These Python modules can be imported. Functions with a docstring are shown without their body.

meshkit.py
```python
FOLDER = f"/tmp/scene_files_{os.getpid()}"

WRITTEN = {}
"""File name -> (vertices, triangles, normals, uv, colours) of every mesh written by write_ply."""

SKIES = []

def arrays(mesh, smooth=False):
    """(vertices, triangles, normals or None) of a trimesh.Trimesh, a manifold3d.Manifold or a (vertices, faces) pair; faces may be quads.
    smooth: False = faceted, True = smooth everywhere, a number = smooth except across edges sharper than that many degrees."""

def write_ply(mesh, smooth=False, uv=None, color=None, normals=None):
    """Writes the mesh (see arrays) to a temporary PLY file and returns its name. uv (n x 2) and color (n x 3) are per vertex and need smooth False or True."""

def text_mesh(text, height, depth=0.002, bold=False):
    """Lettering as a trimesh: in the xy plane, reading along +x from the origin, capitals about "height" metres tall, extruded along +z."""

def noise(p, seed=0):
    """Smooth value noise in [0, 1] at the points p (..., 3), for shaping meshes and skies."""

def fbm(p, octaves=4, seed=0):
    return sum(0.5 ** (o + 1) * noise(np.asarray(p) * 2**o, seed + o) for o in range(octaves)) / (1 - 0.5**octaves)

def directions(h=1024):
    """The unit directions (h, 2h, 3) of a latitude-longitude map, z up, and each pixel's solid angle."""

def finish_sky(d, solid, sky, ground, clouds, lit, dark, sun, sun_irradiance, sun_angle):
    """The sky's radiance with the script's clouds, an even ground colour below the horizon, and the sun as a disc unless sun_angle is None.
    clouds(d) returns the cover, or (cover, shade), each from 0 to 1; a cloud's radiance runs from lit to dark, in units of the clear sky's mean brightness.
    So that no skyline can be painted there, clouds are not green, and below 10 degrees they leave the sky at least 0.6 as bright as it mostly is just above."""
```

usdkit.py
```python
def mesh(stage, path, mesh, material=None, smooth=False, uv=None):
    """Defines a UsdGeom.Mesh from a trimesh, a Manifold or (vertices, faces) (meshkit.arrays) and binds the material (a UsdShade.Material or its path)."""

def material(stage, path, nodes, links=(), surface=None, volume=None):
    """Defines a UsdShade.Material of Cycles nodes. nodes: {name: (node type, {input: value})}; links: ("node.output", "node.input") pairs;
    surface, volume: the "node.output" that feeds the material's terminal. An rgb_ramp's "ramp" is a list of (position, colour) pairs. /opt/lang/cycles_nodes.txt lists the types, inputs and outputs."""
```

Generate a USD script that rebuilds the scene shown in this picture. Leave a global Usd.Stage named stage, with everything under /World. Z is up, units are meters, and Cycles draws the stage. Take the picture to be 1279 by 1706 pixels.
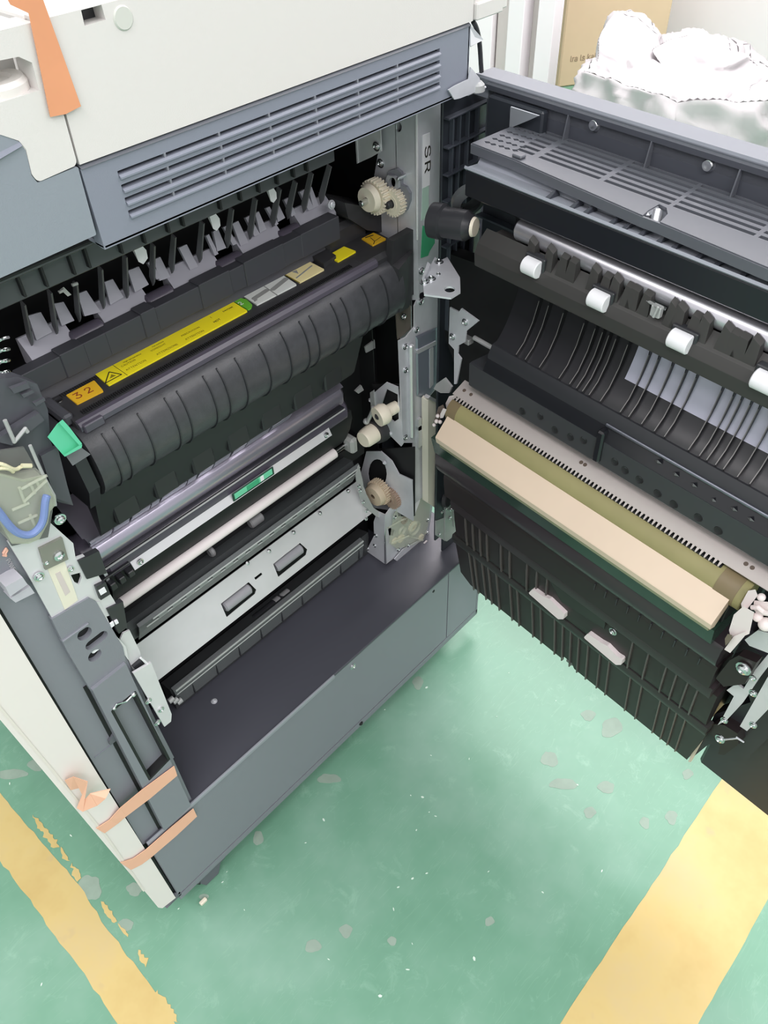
import math, random, numpy as np, trimesh, usdkit, meshkit
from pxr import Usd, UsdGeom, UsdLux, UsdShade, Sdf, Gf
from shapely.geometry import Polygon, LineString, Point, box as sbox
from shapely import affinity
from shapely.ops import unary_union

stage = Usd.Stage.CreateInMemory()
UsdGeom.SetStageUpAxis(stage, UsdGeom.Tokens.z)
UsdGeom.SetStageMetersPerUnit(stage, 1.0)
UsdGeom.Xform.Define(stage, '/World')
stage.SetDefaultPrim(stage.GetPrimAtPath('/World'))
stage.DefinePrim('/World/Looks', 'Scope')
rnd = random.Random(7)

# ------------------------------------------------------------------ camera
FPX, CX, CY = 1320.34, 639.5, 853.0                      # photo is 1279 x 1706
CAM = np.array([-0.07156, -0.53405, 1.27305])
RC = np.array([[0.68045239, -0.73199933, -0.0340811],    # rows: right, down, forward
               [-0.53751796, -0.46697513, -0.70214577],
               [0.49805521, 0.49609597, -0.71121713]])
cam = UsdGeom.Camera.Define(stage, '/World/camera')
right, down, fwd = RC
m = Gf.Matrix4d(*[float(v) for v in (*right, 0, *(-down), 0, *(-fwd), 0, *CAM, 1)])
cam.AddTransformOp().Set(m)
cam.CreateHorizontalApertureAttr(36.0)
cam.CreateVerticalApertureAttr(36.0 * 1706 / 1279)
cam.CreateFocalLengthAttr(36.0 * FPX / 1279)
cam.CreateClippingRangeAttr(Gf.Vec2f(0.01, 100))
cam.GetPrim().GetAttribute('exposure').Set(0.0) if cam.GetPrim().GetAttribute('exposure') else cam.CreateExposureAttr(0.0)

# ------------------------------------------------------------------ light: ceiling lamps of the workshop and an added even fill
dome = UsdLux.DomeLight.Define(stage, '/World/fill_light')  # even fill from all round, added; no sky reaches this indoor room
dome.CreateIntensityAttr(0.30)
dome.CreateColorAttr(Gf.Vec3f(1.0, 1.0, 1.0))
def ceiling_lamp(i, x, y, sx, sy, power, z=2.95, col=(1.0, 0.935, 0.965)):
    l = UsdLux.RectLight.Define(stage, f'/World/lamp_light_{i:03d}')
    l.CreateWidthAttr(sx); l.CreateHeightAttr(sy); l.CreateIntensityAttr(power); l.CreateColorAttr(Gf.Vec3f(*col))
    l.AddTranslateOp().Set(Gf.Vec3d(x, y, z))
ceiling_lamp(1, -0.9, -1.5, 0.6, 2.4, 13)
ceiling_lamp(2, 1.5, -1.6, 0.5, 2.4, 8)
ceiling_lamp(3, 2.5, 0.7, 1.2, 2.4, 12.5)
ceiling_lamp(4, -1.6, 1.2, 0.5, 2.4, 10)
ceiling_lamp(5, 0.2, -3.0, 2.4, 0.5, 9)

# ------------------------------------------------------------------ helpers
DA = math.radians(83.89)                                  # the open door's angle
HINGE = np.array([0.655, 0.0, 0.0])
DU = np.array([-math.cos(DA), -math.sin(DA), 0.0]); DW = np.array([-math.sin(DA), math.cos(DA), 0.0])
def A(px, py, **k):
    """The point where the sight line of a measured corner meets a known plane of the machine: x=, y=, z= or w= (door: returns u, w, z)."""
    r = RC.T @ np.array([(px - CX) / FPX, (py - CY) / FPX, 1.0])
    (ax, v), = k.items()
    if ax == 'w':
        p = CAM + r * ((v - (CAM - HINGE) @ DW) / (r @ DW)) - HINGE
        return np.array([p @ DU, v, p[2]])
    i = 'xyz'.index(ax)
    return CAM + r * ((v - CAM[i]) / r[i])
def PY(y, pts): return [(p[0], p[2]) for p in (A(*q, y=y) for q in pts)]
def PX(x, pts): return [(p[1], p[2]) for p in (A(*q, x=x) for q in pts)]
def PZ(z, pts): return [(p[0], p[1]) for p in (A(*q, z=z) for q in pts)]
def PW(w, pts): return [(p[0], p[2]) for p in (A(*q, w=w) for q in pts)]

def fixw(t):
    if t.volume < 0: t.invert()
    return t
def ext(poly, a, b, axis):
    """Extrude a 2-D outline: axis x: outline (y,z); axis y: (x,z); axis z: (x,y)."""
    if not hasattr(poly, 'geom_type'): poly = Polygon(poly)
    poly = poly.buffer(0)
    out = []
    for g in getattr(poly, 'geoms', [poly]):
        if g.is_empty or g.area < 1e-10: continue
        t = trimesh.creation.extrude_polygon(g, abs(b - a), engine='earcut')
        v = t.vertices.copy(); h = v[:, 2] + min(a, b)
        t.vertices = {'x': np.c_[h, v[:, 0], v[:, 1]], 'y': np.c_[v[:, 0], h, v[:, 1]], 'z': np.c_[v[:, 0], v[:, 1], h]}[axis]
        out.append(fixw(t))
    return cat(out)
def cat(ms):
    ms = [q for q in ms if q is not None]
    return ms[0] if len(ms) == 1 else trimesh.util.concatenate(ms)
def bx(x0, x1, y0, y1, z0, z1, c=0.0012):
    """A box with chamfered edges."""
    lo, hi = np.minimum([x0, y0, z0], [x1, y1, z1]), np.maximum([x0, y0, z0], [x1, y1, z1])
    c = min(c, 0.3 * (hi - lo).min())
    pts = []
    for i in np.ndindex(2, 2, 2):
        p = np.where(i, hi, lo); s = np.where(i, -1, 1)
        for k in range(3):
            q = p + s * c; q[k] = p[k]; pts.append(q)
    return trimesh.convex.convex_hull(np.array(pts))
def hull(pts): return trimesh.convex.convex_hull(np.array(pts, float))
def cyl(p0, p1, r, n=20): return trimesh.creation.cylinder(r, segment=[p0, p1], sections=n)
def lathe(p0, d, prof, n=24):
    """Turned part: prof = (distance along d, radius) pairs from p0."""
    d = np.asarray(d, float) / np.linalg.norm(d)
    t = trimesh.creation.revolve(np.array([(r, h) for h, r in prof]), sections=n)
    T = trimesh.geometry.align_vectors([0, 0, 1], d); T[:3, 3] = p0
    t.apply_transform(T); return fixw(t)
def rod(p0, p1, r, n=20, c=None):
    p0, p1 = np.asarray(p0, float), np.asarray(p1, float); L = np.linalg.norm(p1 - p0); c = c or r * 0.25
    return lathe(p0, p1 - p0, [(0, 0), (0, r - c), (c, r), (L - c, r), (L, r - c), (L, 0)], n)
def sheet(pts, t):
    """A bent sheet's profile: polyline of thickness t."""
    return LineString(pts).buffer(t / 2, cap_style='flat', join_style='round', quad_segs=4)
def tube(path, r, n=8):
    path = np.asarray(path, float); out = []
    return cat([cyl(path[i], path[i + 1], r, n) for i in range(len(path) - 1)] + [trimesh.creation.icosphere(1, r).apply_translation(p) for p in path[1:-1]])
def spline(pts, n=24):
    from scipy.interpolate import CubicSpline
    pts = np.asarray(pts, float); s = np.r_[0, np.cumsum(np.linalg.norm(np.diff(pts, axis=0), axis=1))]
    return CubicSpline(s, pts)(np.linspace(0, s[-1], n))
def gear(p0, d, r, th, teeth, hole=0.3, depth=0.14):
    a = []
    for k in range(teeth):
        for f, rr in ((0.0, 1 - depth), (0.28, 1 - depth), (0.42, 1.0), (0.72, 1.0), (0.86, 1 - depth)):
            q = 2 * math.pi * (k + f) / teeth; a.append((r * rr * math.cos(q), r * rr * math.sin(q)))
    g = Polygon(a).difference(Point(0, 0).buffer(r * hole))
    t = trimesh.creation.extrude_polygon(g, th, engine='earcut')
    hub = trimesh.creation.annulus(r * hole, r * (hole + 0.22), th * 1.35).apply_translation([0, 0, th * 0.6])
    t = cat([t, hub])
    T = trimesh.geometry.align_vectors([0, 0, 1], np.asarray(d, float) / np.linalg.norm(d)); T[:3, 3] = p0
    return t.apply_transform(T)
def screw(p, d, r=0.0035):
    return cat([lathe(p, d, [(-0.001, 0), (-0.001, r * 1.35), (0.0006, r * 1.35), (0.0007, r), (r * 0.6, r * 0.92), (r * 0.8, r * 0.5), (r * 0.5, r * 0.3), (r * 0.5, 0)], 12)])
def letters(text, h, depth, origin, right_, up_):
    t = meshkit.text_mesh(text, h, depth)
    r = np.asarray(right_, float); u = np.asarray(up_, float)
    r /= np.linalg.norm(r); u -= r * (u @ r); u /= np.linalg.norm(u); n = np.cross(r, u)
    t.vertices = np.asarray(origin) + t.vertices @ np.array([r, u, n]); return t
def disc(cx, cy, r, n=20): return Point(cx, cy).buffer(r, quad_segs=n // 4)

taken = {}
def numbered(parent, name):
    k = taken.get((parent, name), 0); taken[(parent, name)] = k + 1
    return name if k == 0 else f'{name}_{k:03d}'
def tag(prim, label=None, cat_=None, group=None, kind=None):
    for k, v in (('label', label), ('category', cat_), ('group', group), ('kind', kind)):
        if v: prim.SetCustomDataByKey(k, v)
    return prim
def part(parent, name, mesh, mat, label=None, smooth=32, door=False, kind=None):
    """One Mesh prim under parent (a prim, or None for /World)."""
    pp = str(parent.GetPath()) if parent is not None else '/World'
    path = f'{pp}/{numbered(pp, name)}'
    if isinstance(mesh, (list, tuple)): mesh = cat(list(mesh))
    if door:
        mesh = mesh.copy(); mesh.vertices = mesh.vertices * [1, -1, 1]; mesh.invert()
    pr = usdkit.mesh(stage, path, mesh, mat, smooth=smooth).GetPrim()
    return tag(pr, label, kind=kind)
def thing(name, label, cat_, group=None, at=(0, 0, 0), rz=0):
    x = UsdGeom.Xform.Define(stage, '/World/' + numbered('/World', name))
    if any(at): x.AddTranslateOp().Set(Gf.Vec3d(*map(float, at)))
    if rz: x.AddRotateZOp().Set(rz)
    return tag(x.GetPrim(), label, cat_, group)
def lin(c): return tuple(((v / 255) / 12.92 if v <= 10 else ((v / 255 + 0.055) / 1.055) ** 2.4) for v in c)

# ------------------------------------------------------------------ materials
def M(name, c, rough=0.5, metal=0.0, var=0.0, vscale=6.0, bump=0.0, bscale=400.0, spec=0.5, **extra):
    c = lin(c)
    n = {'p': ('principled_bsdf', {'base_color': c, 'roughness': rough, 'metallic': metal, 'specular_ior_level': spec, **extra})}
    l = []
    if var or bump:
        n['g'] = ('geometry', {})
    if var:
        n['t'] = ('noise_texture', {'scale': vscale, 'detail': 4.0, 'roughness': 0.6})
        n['r'] = ('rgb_ramp', {'ramp': [(0.3, tuple(v * (1 - var) for v in c)), (0.7, tuple(min(1, v * (1 + var)) for v in c))]})
        l += [('g.position', 't.vector'), ('t.fac', 'r.fac'), ('r.color', 'p.base_color')]
    if bump:
        n['bt'] = ('noise_texture', {'scale': bscale, 'detail': 2.0})
        n['b'] = ('bump', {'strength': bump, 'distance': 0.001})
        l += [('g.position', 'bt.vector'), ('bt.fac', 'b.height'), ('b.normal', 'p.normal')]
    return usdkit.material(stage, '/World/Looks/' + name, n, l, surface='p.BSDF')
white = M('white_plastic', (218, 215, 212), 0.45, bump=0.08, bscale=900)
white2 = M('white_cover', (232, 226, 222), 0.4)
grey = M('grey_plastic', (128, 131, 139), 0.42, bump=0.10, bscale=900)
grey_lit_upper = M('grey_plastic_lit_upper', (132, 137, 150), 0.42, bump=0.10, bscale=900)  # same plastic as the skirt, lightened: the upper panels' light is in the colour
greys2 = M('grey_plastic_lit_side', (140, 147, 156), 0.42, bump=0.10, bscale=900)  # same plastic again, its stronger light put into the colour
greyd = M('dark_grey_plastic', (94, 97, 104), 0.42, bump=0.10, bscale=900)
shelfm = M('shelf_plastic', (76, 77, 86), 0.40, bump=0.06, bscale=900)
black = M('black_plastic', (48, 49, 53), 0.40)
blackm = M('black_matte_plastic', (52, 52, 55), 0.55, var=0.12, vscale=60)
fuserm = M('fuser_black_plastic', (68, 69, 73), 0.36, var=0.15, vscale=90, bump=0.15, bscale=500)
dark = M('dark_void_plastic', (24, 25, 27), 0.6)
gloss = M('gloss_black_plastic', (34, 35, 39), 0.18)
lever = M('grey_lever_plastic', (168, 168, 178), 0.5)
metal = M('galvanised_steel', (206, 208, 214), 0.36, 0.25, var=0.08, vscale=25)
metald = M('dull_steel', (176, 178, 178), 0.5, 0.25, var=0.08, vscale=30)
bright = M('bright_steel', (220, 222, 224), 0.22, 1.0)
plate = M('brushed_plate', (214, 214, 217), 0.42, 0.2, var=0.04, vscale=20)
belt = M('dark_transfer_belt', (176, 172, 188), 0.26, 0.75)
rollerd = M('dark_rubber', (84, 79, 92), 0.30)
ivory = M('ivory_plastic', (232, 224, 205), 0.5)
ivory2 = M('cream_label', (226, 222, 204), 0.55)
rose = M('white_roller', (236, 228, 228), 0.5)
pinkw = M('pinkish_white_plastic', (232, 222, 220), 0.45)
tan = M('brown_gear_plastic', (158, 138, 122), 0.5)
cream = M('cream_transfer_cover', (224, 204, 182), 0.42, var=0.03, vscale=8)
olive = M('olive_rubber', (150, 144, 100), 0.6, var=0.08, vscale=12)
greenp = M('green_latch', (96, 200, 160), 0.42)
greens = M('green_sticker', (60, 165, 120), 0.5)
greengl = M('dark_green_reflector', (48, 70, 60), 0.12)
yellow = M('yellow_label', (255, 238, 40), 0.5)
orangey = M('amber_label', (236, 186, 44), 0.5)
lightc = M('pale_label', (240, 226, 170), 0.5)
wlabel = M('white_label', (232, 232, 236), 0.6)
ink = M('label_ink', (40, 36, 30), 0.6)
inky = M('faded_ink', (150, 136, 30), 0.6)
inkr = M('brown_marker', (150, 70, 40), 0.6)
inkg = M('grey_print', (150, 152, 150), 0.6)
tape = M('orange_tape', (222, 154, 114), 0.45, var=0.05, vscale=14)
tape2 = M('salmon_tape', (236, 182, 154), 0.5, var=0.05, vscale=14)
blue = M('blue_cable', (120, 140, 190), 0.45)
card = M('cardboard', (222, 196, 164), 0.8, var=0.05, vscale=3)
cardtape = M('parcel_tape', (214, 186, 152), 0.35)
cardink = M('box_print', (156, 136, 112), 0.8)
wallm = M('wall_paint', (246, 240, 243), 0.8)
grate = M('grille_plastic', (92, 95, 102), 0.30)
railm = M('rail_plastic', (124, 128, 137), 0.35)
clearp = usdkit.material(stage, '/World/Looks/clear_plastic', {
    'p': ('principled_bsdf', {'base_color': lin((236, 238, 226)), 'roughness': 0.18}), 't': ('transparent_bsdf', {'color': (0.93, 0.95, 0.91)}),
    'x': ('mix_closure', {'fac': 0.24})}, [('t.BSDF', 'x.closure1'), ('p.BSDF', 'x.closure2')], surface='x.closure')
smoke = usdkit.material(stage, '/World/Looks/smoky_clear_guide', {
    'p': ('principled_bsdf', {'base_color': lin((130, 134, 136)), 'roughness': 0.22}), 't': ('transparent_bsdf', {'color': (0.55, 0.58, 0.58)}),
    'x': ('mix_closure', {'fac': 0.55})}, [('t.BSDF', 'x.closure1'), ('p.BSDF', 'x.closure2')], surface='x.closure')
film = usdkit.material(stage, '/World/Looks/white_plastic_film', {
    'p': ('principled_bsdf', {'base_color': lin((212, 208, 210)), 'roughness': 0.6, 'specular_ior_level': 0.2}), 't': ('translucent_bsdf', {'color': (0.75, 0.74, 0.75)}),
    'tr': ('transparent_bsdf', {'color': (0.97, 0.97, 0.97)}), 'x': ('mix_closure', {'fac': 0.15}), 'y': ('mix_closure', {'fac': 0.04})},
    [('p.BSDF', 'x.closure1'), ('t.BSDF', 'x.closure2'), ('x.closure', 'y.closure1'), ('tr.BSDF', 'y.closure2')], surface='y.closure')
floorm = usdkit.material(stage, '/World/Looks/green_floor_paint', {
    'g': ('geometry', {}),
    'n1': ('noise_texture', {'scale': 3.2, 'detail': 5.0, 'roughness': 0.6}),
    'r1': ('rgb_ramp', {'ramp': [(0.3, lin((98, 148, 122))), (0.5, lin((114, 161, 137))), (0.7, lin((136, 175, 156)))]}),
    'n2': ('noise_texture', {'scale': 22.0, 'detail': 6.0, 'roughness': 0.7, 'distortion': 0.6}),
    'r2': ('rgb_ramp', {'ramp': [(0.58, (0, 0, 0)), (0.85, (0.7, 0.7, 0.7))]}),
    'm2': ('mix_color', {'b': lin((158, 200, 178))}),
    'mp': ('mapping', {'rotation': (0, 0, 0.7), 'scale': (1.2, 9.0, 1.0)}),
    'n3': ('noise_texture', {'scale': 5.0, 'detail': 3.0, 'roughness': 0.5, 'distortion': 1.5}),
    'r3': ('rgb_ramp', {'ramp': [(0.492, (0, 0, 0)), (0.5, (0.22, 0.22, 0.22)), (0.508, (0, 0, 0))]}),
    'm3': ('mix_color', {'b': lin((150, 192, 168))}),
    'rr': ('map_range', {'from_min': 0.3, 'from_max': 0.7, 'to_min': 0.34, 'to_max': 0.48}),
    'b': ('bump', {'strength': 0.03, 'distance': 0.001}),
    'p': ('principled_bsdf', {'roughness': 0.32})},
    [('g.position', 'n1.vector'), ('g.position', 'n2.vector'), ('g.position', 'mp.vector'), ('mp.vector', 'n3.vector'), ('n1.fac', 'r1.fac'), ('n2.fac', 'r2.fac'),
     ('r1.color', 'm2.a'), ('r2.color', 'm2.fac'), ('n3.fac', 'r3.fac'), ('m2.result', 'm3.a'), ('r3.color', 'm3.fac'), ('m3.result', 'p.base_color'),
     ('n1.fac', 'rr.value'), ('rr.result', 'p.roughness'), ('n2.fac', 'b.height'), ('b.normal', 'p.normal')], surface='p.BSDF')
linem = usdkit.material(stage, '/World/Looks/yellow_line_paint', {
    'g': ('geometry', {}), 'n1': ('noise_texture', {'scale': 7.0, 'detail': 5.0, 'roughness': 0.6}),
    'r1': ('rgb_ramp', {'ramp': [(0.3, lin((197, 170, 108))), (0.5, lin((207, 184, 122))), (0.7, lin((203, 182, 132)))]}),
    'n2': ('noise_texture', {'scale': 16.0, 'detail': 3.0}), 'r2': ('rgb_ramp', {'ramp': [(0.66, (0, 0, 0)), (0.74, (0.6, 0.6, 0.6))]}),
    'm2': ('mix_color', {'b': lin((186, 164, 130))}), 'p': ('principled_bsdf', {'roughness': 0.42})},
    [('g.position', 'n1.vector'), ('g.position', 'n2.vector'), ('n1.fac', 'r1.fac'), ('n2.fac', 'r2.fac'), ('r1.color', 'm2.a'), ('r2.color', 'm2.fac'), ('m2.result', 'p.base_color')], surface='p.BSDF')
concrete = M('bare_concrete', (146, 166, 152), 0.7, var=0.08, vscale=40)
chip = M('white_paint_chip', (214, 232, 220), 0.6)
# ================================================================== setting
floor = part(None, 'floor', bx(-3.2, 6.2, -4.0, 4.2, -0.05, 0.0), floorm); tag(floor, 'green painted concrete workshop floor with scuffs', kind='structure')
wr = part(None, 'wall_right', bx(4.3, 4.4, -4.0, 4.2, 0, 3.1), wallm); tag(wr, 'white wall far behind the boxes', kind='structure')
wb = part(None, 'wall_back', bx(-3.2, 6.3, 4.2, 4.3, 0, 3.1), wallm); tag(wb, 'white workshop wall', kind='structure')
ce = part(None, 'ceiling', bx(-3.2, 6.3, -4.0, 4.3, 3.1, 3.2), wallm); tag(ce, 'white workshop ceiling', kind='structure')

def ragged(pts, amp, step, seed):
    r = random.Random(seed); out = []
    for (a, b) in zip(pts, pts[1:] + pts[:1]):
        a, b = np.array(a), np.array(b); n = max(1, int(np.linalg.norm(b - a) / step)); d = (b - a) / np.linalg.norm(b - a); nn = np.array([-d[1], d[0]])
        for k in range(n): out.append(tuple(a + (b - a) * k / n + nn * r.gauss(0, amp)))
    return Polygon(out).buffer(0)
wide = ragged([(-0.1, -0.4985), (4.5, -0.4985), (4.5, -0.637), (-0.1, -0.637)], 0.0006, 0.02, 3)
part(floor, 'floor_line', ext(wide, 0, 0.0004, 'z'), linem, 'broad yellow painted floor line at the lower right')
l1 = PZ(0, [(-60, 1235), (0, 1320), (40, 1370), (95, 1432), (133, 1477), (160, 1520), (180, 1550), (230, 1613), (262, 1658), (300, 1720), (205, 1720), (165, 1660), (132, 1610), (93, 1560), (50, 1500), (0, 1433), (-60, 1345)])
part(floor, 'floor_line', ext(ragged(l1, 0.0007, 0.012, 5), 0, 0.0004, 'z'), linem, 'narrow worn yellow floor line at the lower left')
l2s = [[(54, 1358), (64, 1364), (96, 1404), (98, 1414), (86, 1410), (62, 1376)], [(100, 1412), (112, 1424), (116, 1436), (104, 1430)], [(118, 1440), (134, 1452), (136, 1464), (128, 1470), (120, 1458)], [(168, 1502), (176, 1506), (194, 1534), (190, 1538), (172, 1522)], [(196, 1538), (208, 1550), (216, 1566), (206, 1556)], [(228, 1578), (246, 1596), (244, 1610), (232, 1600)], [(262, 1650), (284, 1674), (298, 1706), (286, 1700), (268, 1680), (256, 1660)]]
part(floor, 'line_remnant', cat([ext(ragged(PZ(0, q), 0.0012, 0.004, i), 0, 0.0007, 'z') for i, q in enumerate(l2s)]), linem, 'flaked yellow edge of the left floor line', kind='stuff')
for i, (px, py, rx, ry) in enumerate([(150, 1478, 20, 22), (1018, 1212, 17, 17), (915, 1264, 14, 14), (938, 1306, 23, 10), (1010, 1312, 14, 10), (982, 1354, 10, 9), (1074, 1371, 8, 10), (1118, 1362, 10, 11), (521, 1576, 13, 12), (576, 1551, 11, 10), (696, 1138, 9, 10), (548, 1297, 19, 9), (430, 1396, 8, 14), (210, 1541, 13, 9), (224, 1482, 14, 10), (980, 1192, 12, 8), (20, 1290, 26, 8), (60, 1275, 14, 9), (653, 1568, 8, 7), (815, 1535, 8, 8), (340, 1494, 10, 4), (1145, 1290, 9, 8)]):
    r = random.Random(i + 20); ph = r.random() * 6
    q = [(px + rx * math.cos(t) * (1 + 0.16 * math.sin(3 * t + ph) + r.gauss(0, 0.05)), py + ry * math.sin(t) * (1 + 0.16 * math.cos(2 * t + ph) + r.gauss(0, 0.05))) for t in np.linspace(0, 2 * math.pi, 22, endpoint=False)]
    part(floor, 'worn_patch', ext(Polygon(PZ(0, q)).buffer(0.002).buffer(-0.005).buffer(0.003, quad_segs=4), 0, 0.00035, 'z'), concrete)
fl = []; r = random.Random(4)
for px, py in [(884, 1147), (965, 1195), (735, 1100), (693, 1150), (640, 1182), (745, 1172), (675, 1210), (742, 1361), (754, 1387), (765, 1394), (722, 1358), (704, 1517), (728, 1502), (752, 1493), (588, 1642), (697, 1555), (1050, 1489), (950, 1526), (331, 1554), (100, 1685), (41, 1337), (146, 1427), (733, 1418), (755, 1289), (820, 1295), (677, 1706), (723, 1660), (836, 1641), (575, 1400), (545, 1440), (443, 1556), (857, 1490), (515, 1330), (730, 1615), (405, 1508), (412, 1490), (865, 1222), (1005, 1340)]:
    p = A(px, py, z=0); a = r.random() * 3; s = r.uniform(0.0012, 0.0032)
    g = affinity.translate(affinity.rotate(affinity.scale(Polygon([(-1, -0.4), (0.2, -0.7), (1, 0.1), (0.3, 0.8), (-0.8, 0.5)]), s, s * r.uniform(0.4, 0.9)), a * 57), p[0], p[1])
    fl.append(ext(g, 0, 0.0008, 'z'))
ch = part(None, 'paint_chips', cat(fl), chip, 'tiny white paint chips scattered over the green floor', kind='stuff'); tag(ch, cat_='debris')

# ================================================================== background behind the door
ca = np.array([3.40, 1.64, 0.0]); cr = np.array([0.93, -0.37, 0]); cr /= np.linalg.norm(cr); cb = np.array([0.37, 0.93, 0])
cr = np.array([math.cos(math.radians(-32)), math.sin(math.radians(-32)), 0]); cb = np.array([-cr[1], cr[0], 0])
bxr = thing('cardboard_box', 'tall brown cardboard box with printed lettering behind the open door', 'box', at=ca, rz=-32)
part(bxr, 'carton_body', bx(0, 0.52, 0, 0.45, 0.0, 0.86, 0.006), card)
part(bxr, 'sealing_tape', bx(-0.001, 0.521, -0.0008, 0.2, 0.43, 0.50, 0.0002), cardtape)
part(bxr, 'lettering', letters('lra ls kaib', 0.024, 0.001, (0.045, -0.0005, 0.105), (1, 0, 0.0), (0, 0, 1)), cardink)
pil = thing('wall_partition', 'white ribbed partition panels standing left of the cardboard box', 'partition')
for k, (px0, px1, d) in enumerate([(770, 815, 0.0), (816, 842, 0.05), (843, 868, -0.03), (869, 890, 0.06), (891, 917, -0.04)]):
    p0, p1 = A(px0, 130, z=0.0), A(px1, 133, z=0.0)
    c = CAM[:2]; s = 3.55 / np.linalg.norm(p0[:2] - c)
    q0, q1 = c + (p0[:2] - c) * s, c + (p1[:2] - c) * s
    n = np.array([q1[1] - q0[1], q0[0] - q1[0]]); n /= np.linalg.norm(n)
    q0, q1 = q0 - n * d, q1 - n * d
    part(pil, 'panel', ext(Polygon([tuple(q0), tuple(q1), tuple(q1 - n * 0.12), tuple(q0 - n * 0.12)]).buffer(-0.004).buffer(0.004), 0, 2.2, 'z'), white2 if k % 2 else wallm)
gp = A(1068, 60, z=0.0)
gpost = part(None, 'green_post', bx(gp[0], gp[0] + 0.09, gp[1] - 0.05, gp[1] + 0.05, 0, 1.4), M('dark_green_paint', (70, 105, 92), 0.5)); tag(gpost, 'dark green post at the right edge of the cardboard box', 'post')
# machine wrapped in white film
from scipy.spatial import ConvexHull
wrap = thing('wrapped_machine', 'bulky machine wrapped in crumpled white plastic film behind the open door', 'wrapped machine')
def crumple(t, amp, seed, sub=0.05):
    v, f = trimesh.remesh.subdivide_to_size(t.vertices, t.faces, sub); t = trimesh.Trimesh(v, f); t.merge_vertices()
    t = trimesh.smoothing.filter_taubin(t, iterations=6)
    q = t.vertices.copy(); n = q - q.mean(0); n /= np.linalg.norm(n, axis=1)[:, None]
    d = np.abs(meshkit.fbm(q * 5, 3, seed) - 0.5) * 2 + 0.7 * np.abs(meshkit.fbm(q * [13, 13, 7], 2, seed + 9) - 0.5)
    t.vertices = q + n * (amp * (0.6 - 1.4 * d))[:, None]
    t.vertices[:, 2] = np.maximum(t.vertices[:, 2], 0.001); return t
wz = -30
wa = A(1000, 175, z=0.0)
Rz = lambda a: np.array([[math.cos(a), -math.sin(a), 0], [math.sin(a), math.cos(a), 0], [0, 0, 1]])
def place(t, p, a):
    t = t.copy(); t.vertices = t.vertices @ Rz(math.radians(a)).T + p; return t
def at2(px, py, dist):
    r_ = RC.T @ np.array([(px - CX) / FPX, (py - CY) / FPX, 1.0]); return CAM + r_ * dist / np.linalg.norm(r_[:2])
body_pts = [at2(x, y, d) for x, y, d in [(968, 178, 3.1), (985, 128, 3.1), (1128, 172, 2.85), (1128, 250, 2.85), (1300, 172, 3.05), (1300, 320, 3.05), (1000, 110, 3.5), (1290, 130, 3.6), (1080, 62, 3.6), (1200, 66, 3.6)]]
low = [np.array([p[0], p[1], 0.0]) for p in body_pts]
part(wrap, 'film_cover', crumple(hull(body_pts + low), 0.11, 3, 0.04), film, smooth=True)
bag = [at2(x, y, d) for x, y, d in [(1010, 70, 3.25), (1014, 45, 3.3), (1030, 24, 3.35), (1050, 24, 3.4), (1070, 45, 3.4), (1100, 75, 3.3), (995, 110, 3.15), (1090, 130, 3.1), (1060, 60, 3.6), (1025, 60, 3.6)]]
part(wrap, 'film_bag', crumple(hull(bag), 0.07, 8, 0.025), film, smooth=True)
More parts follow.
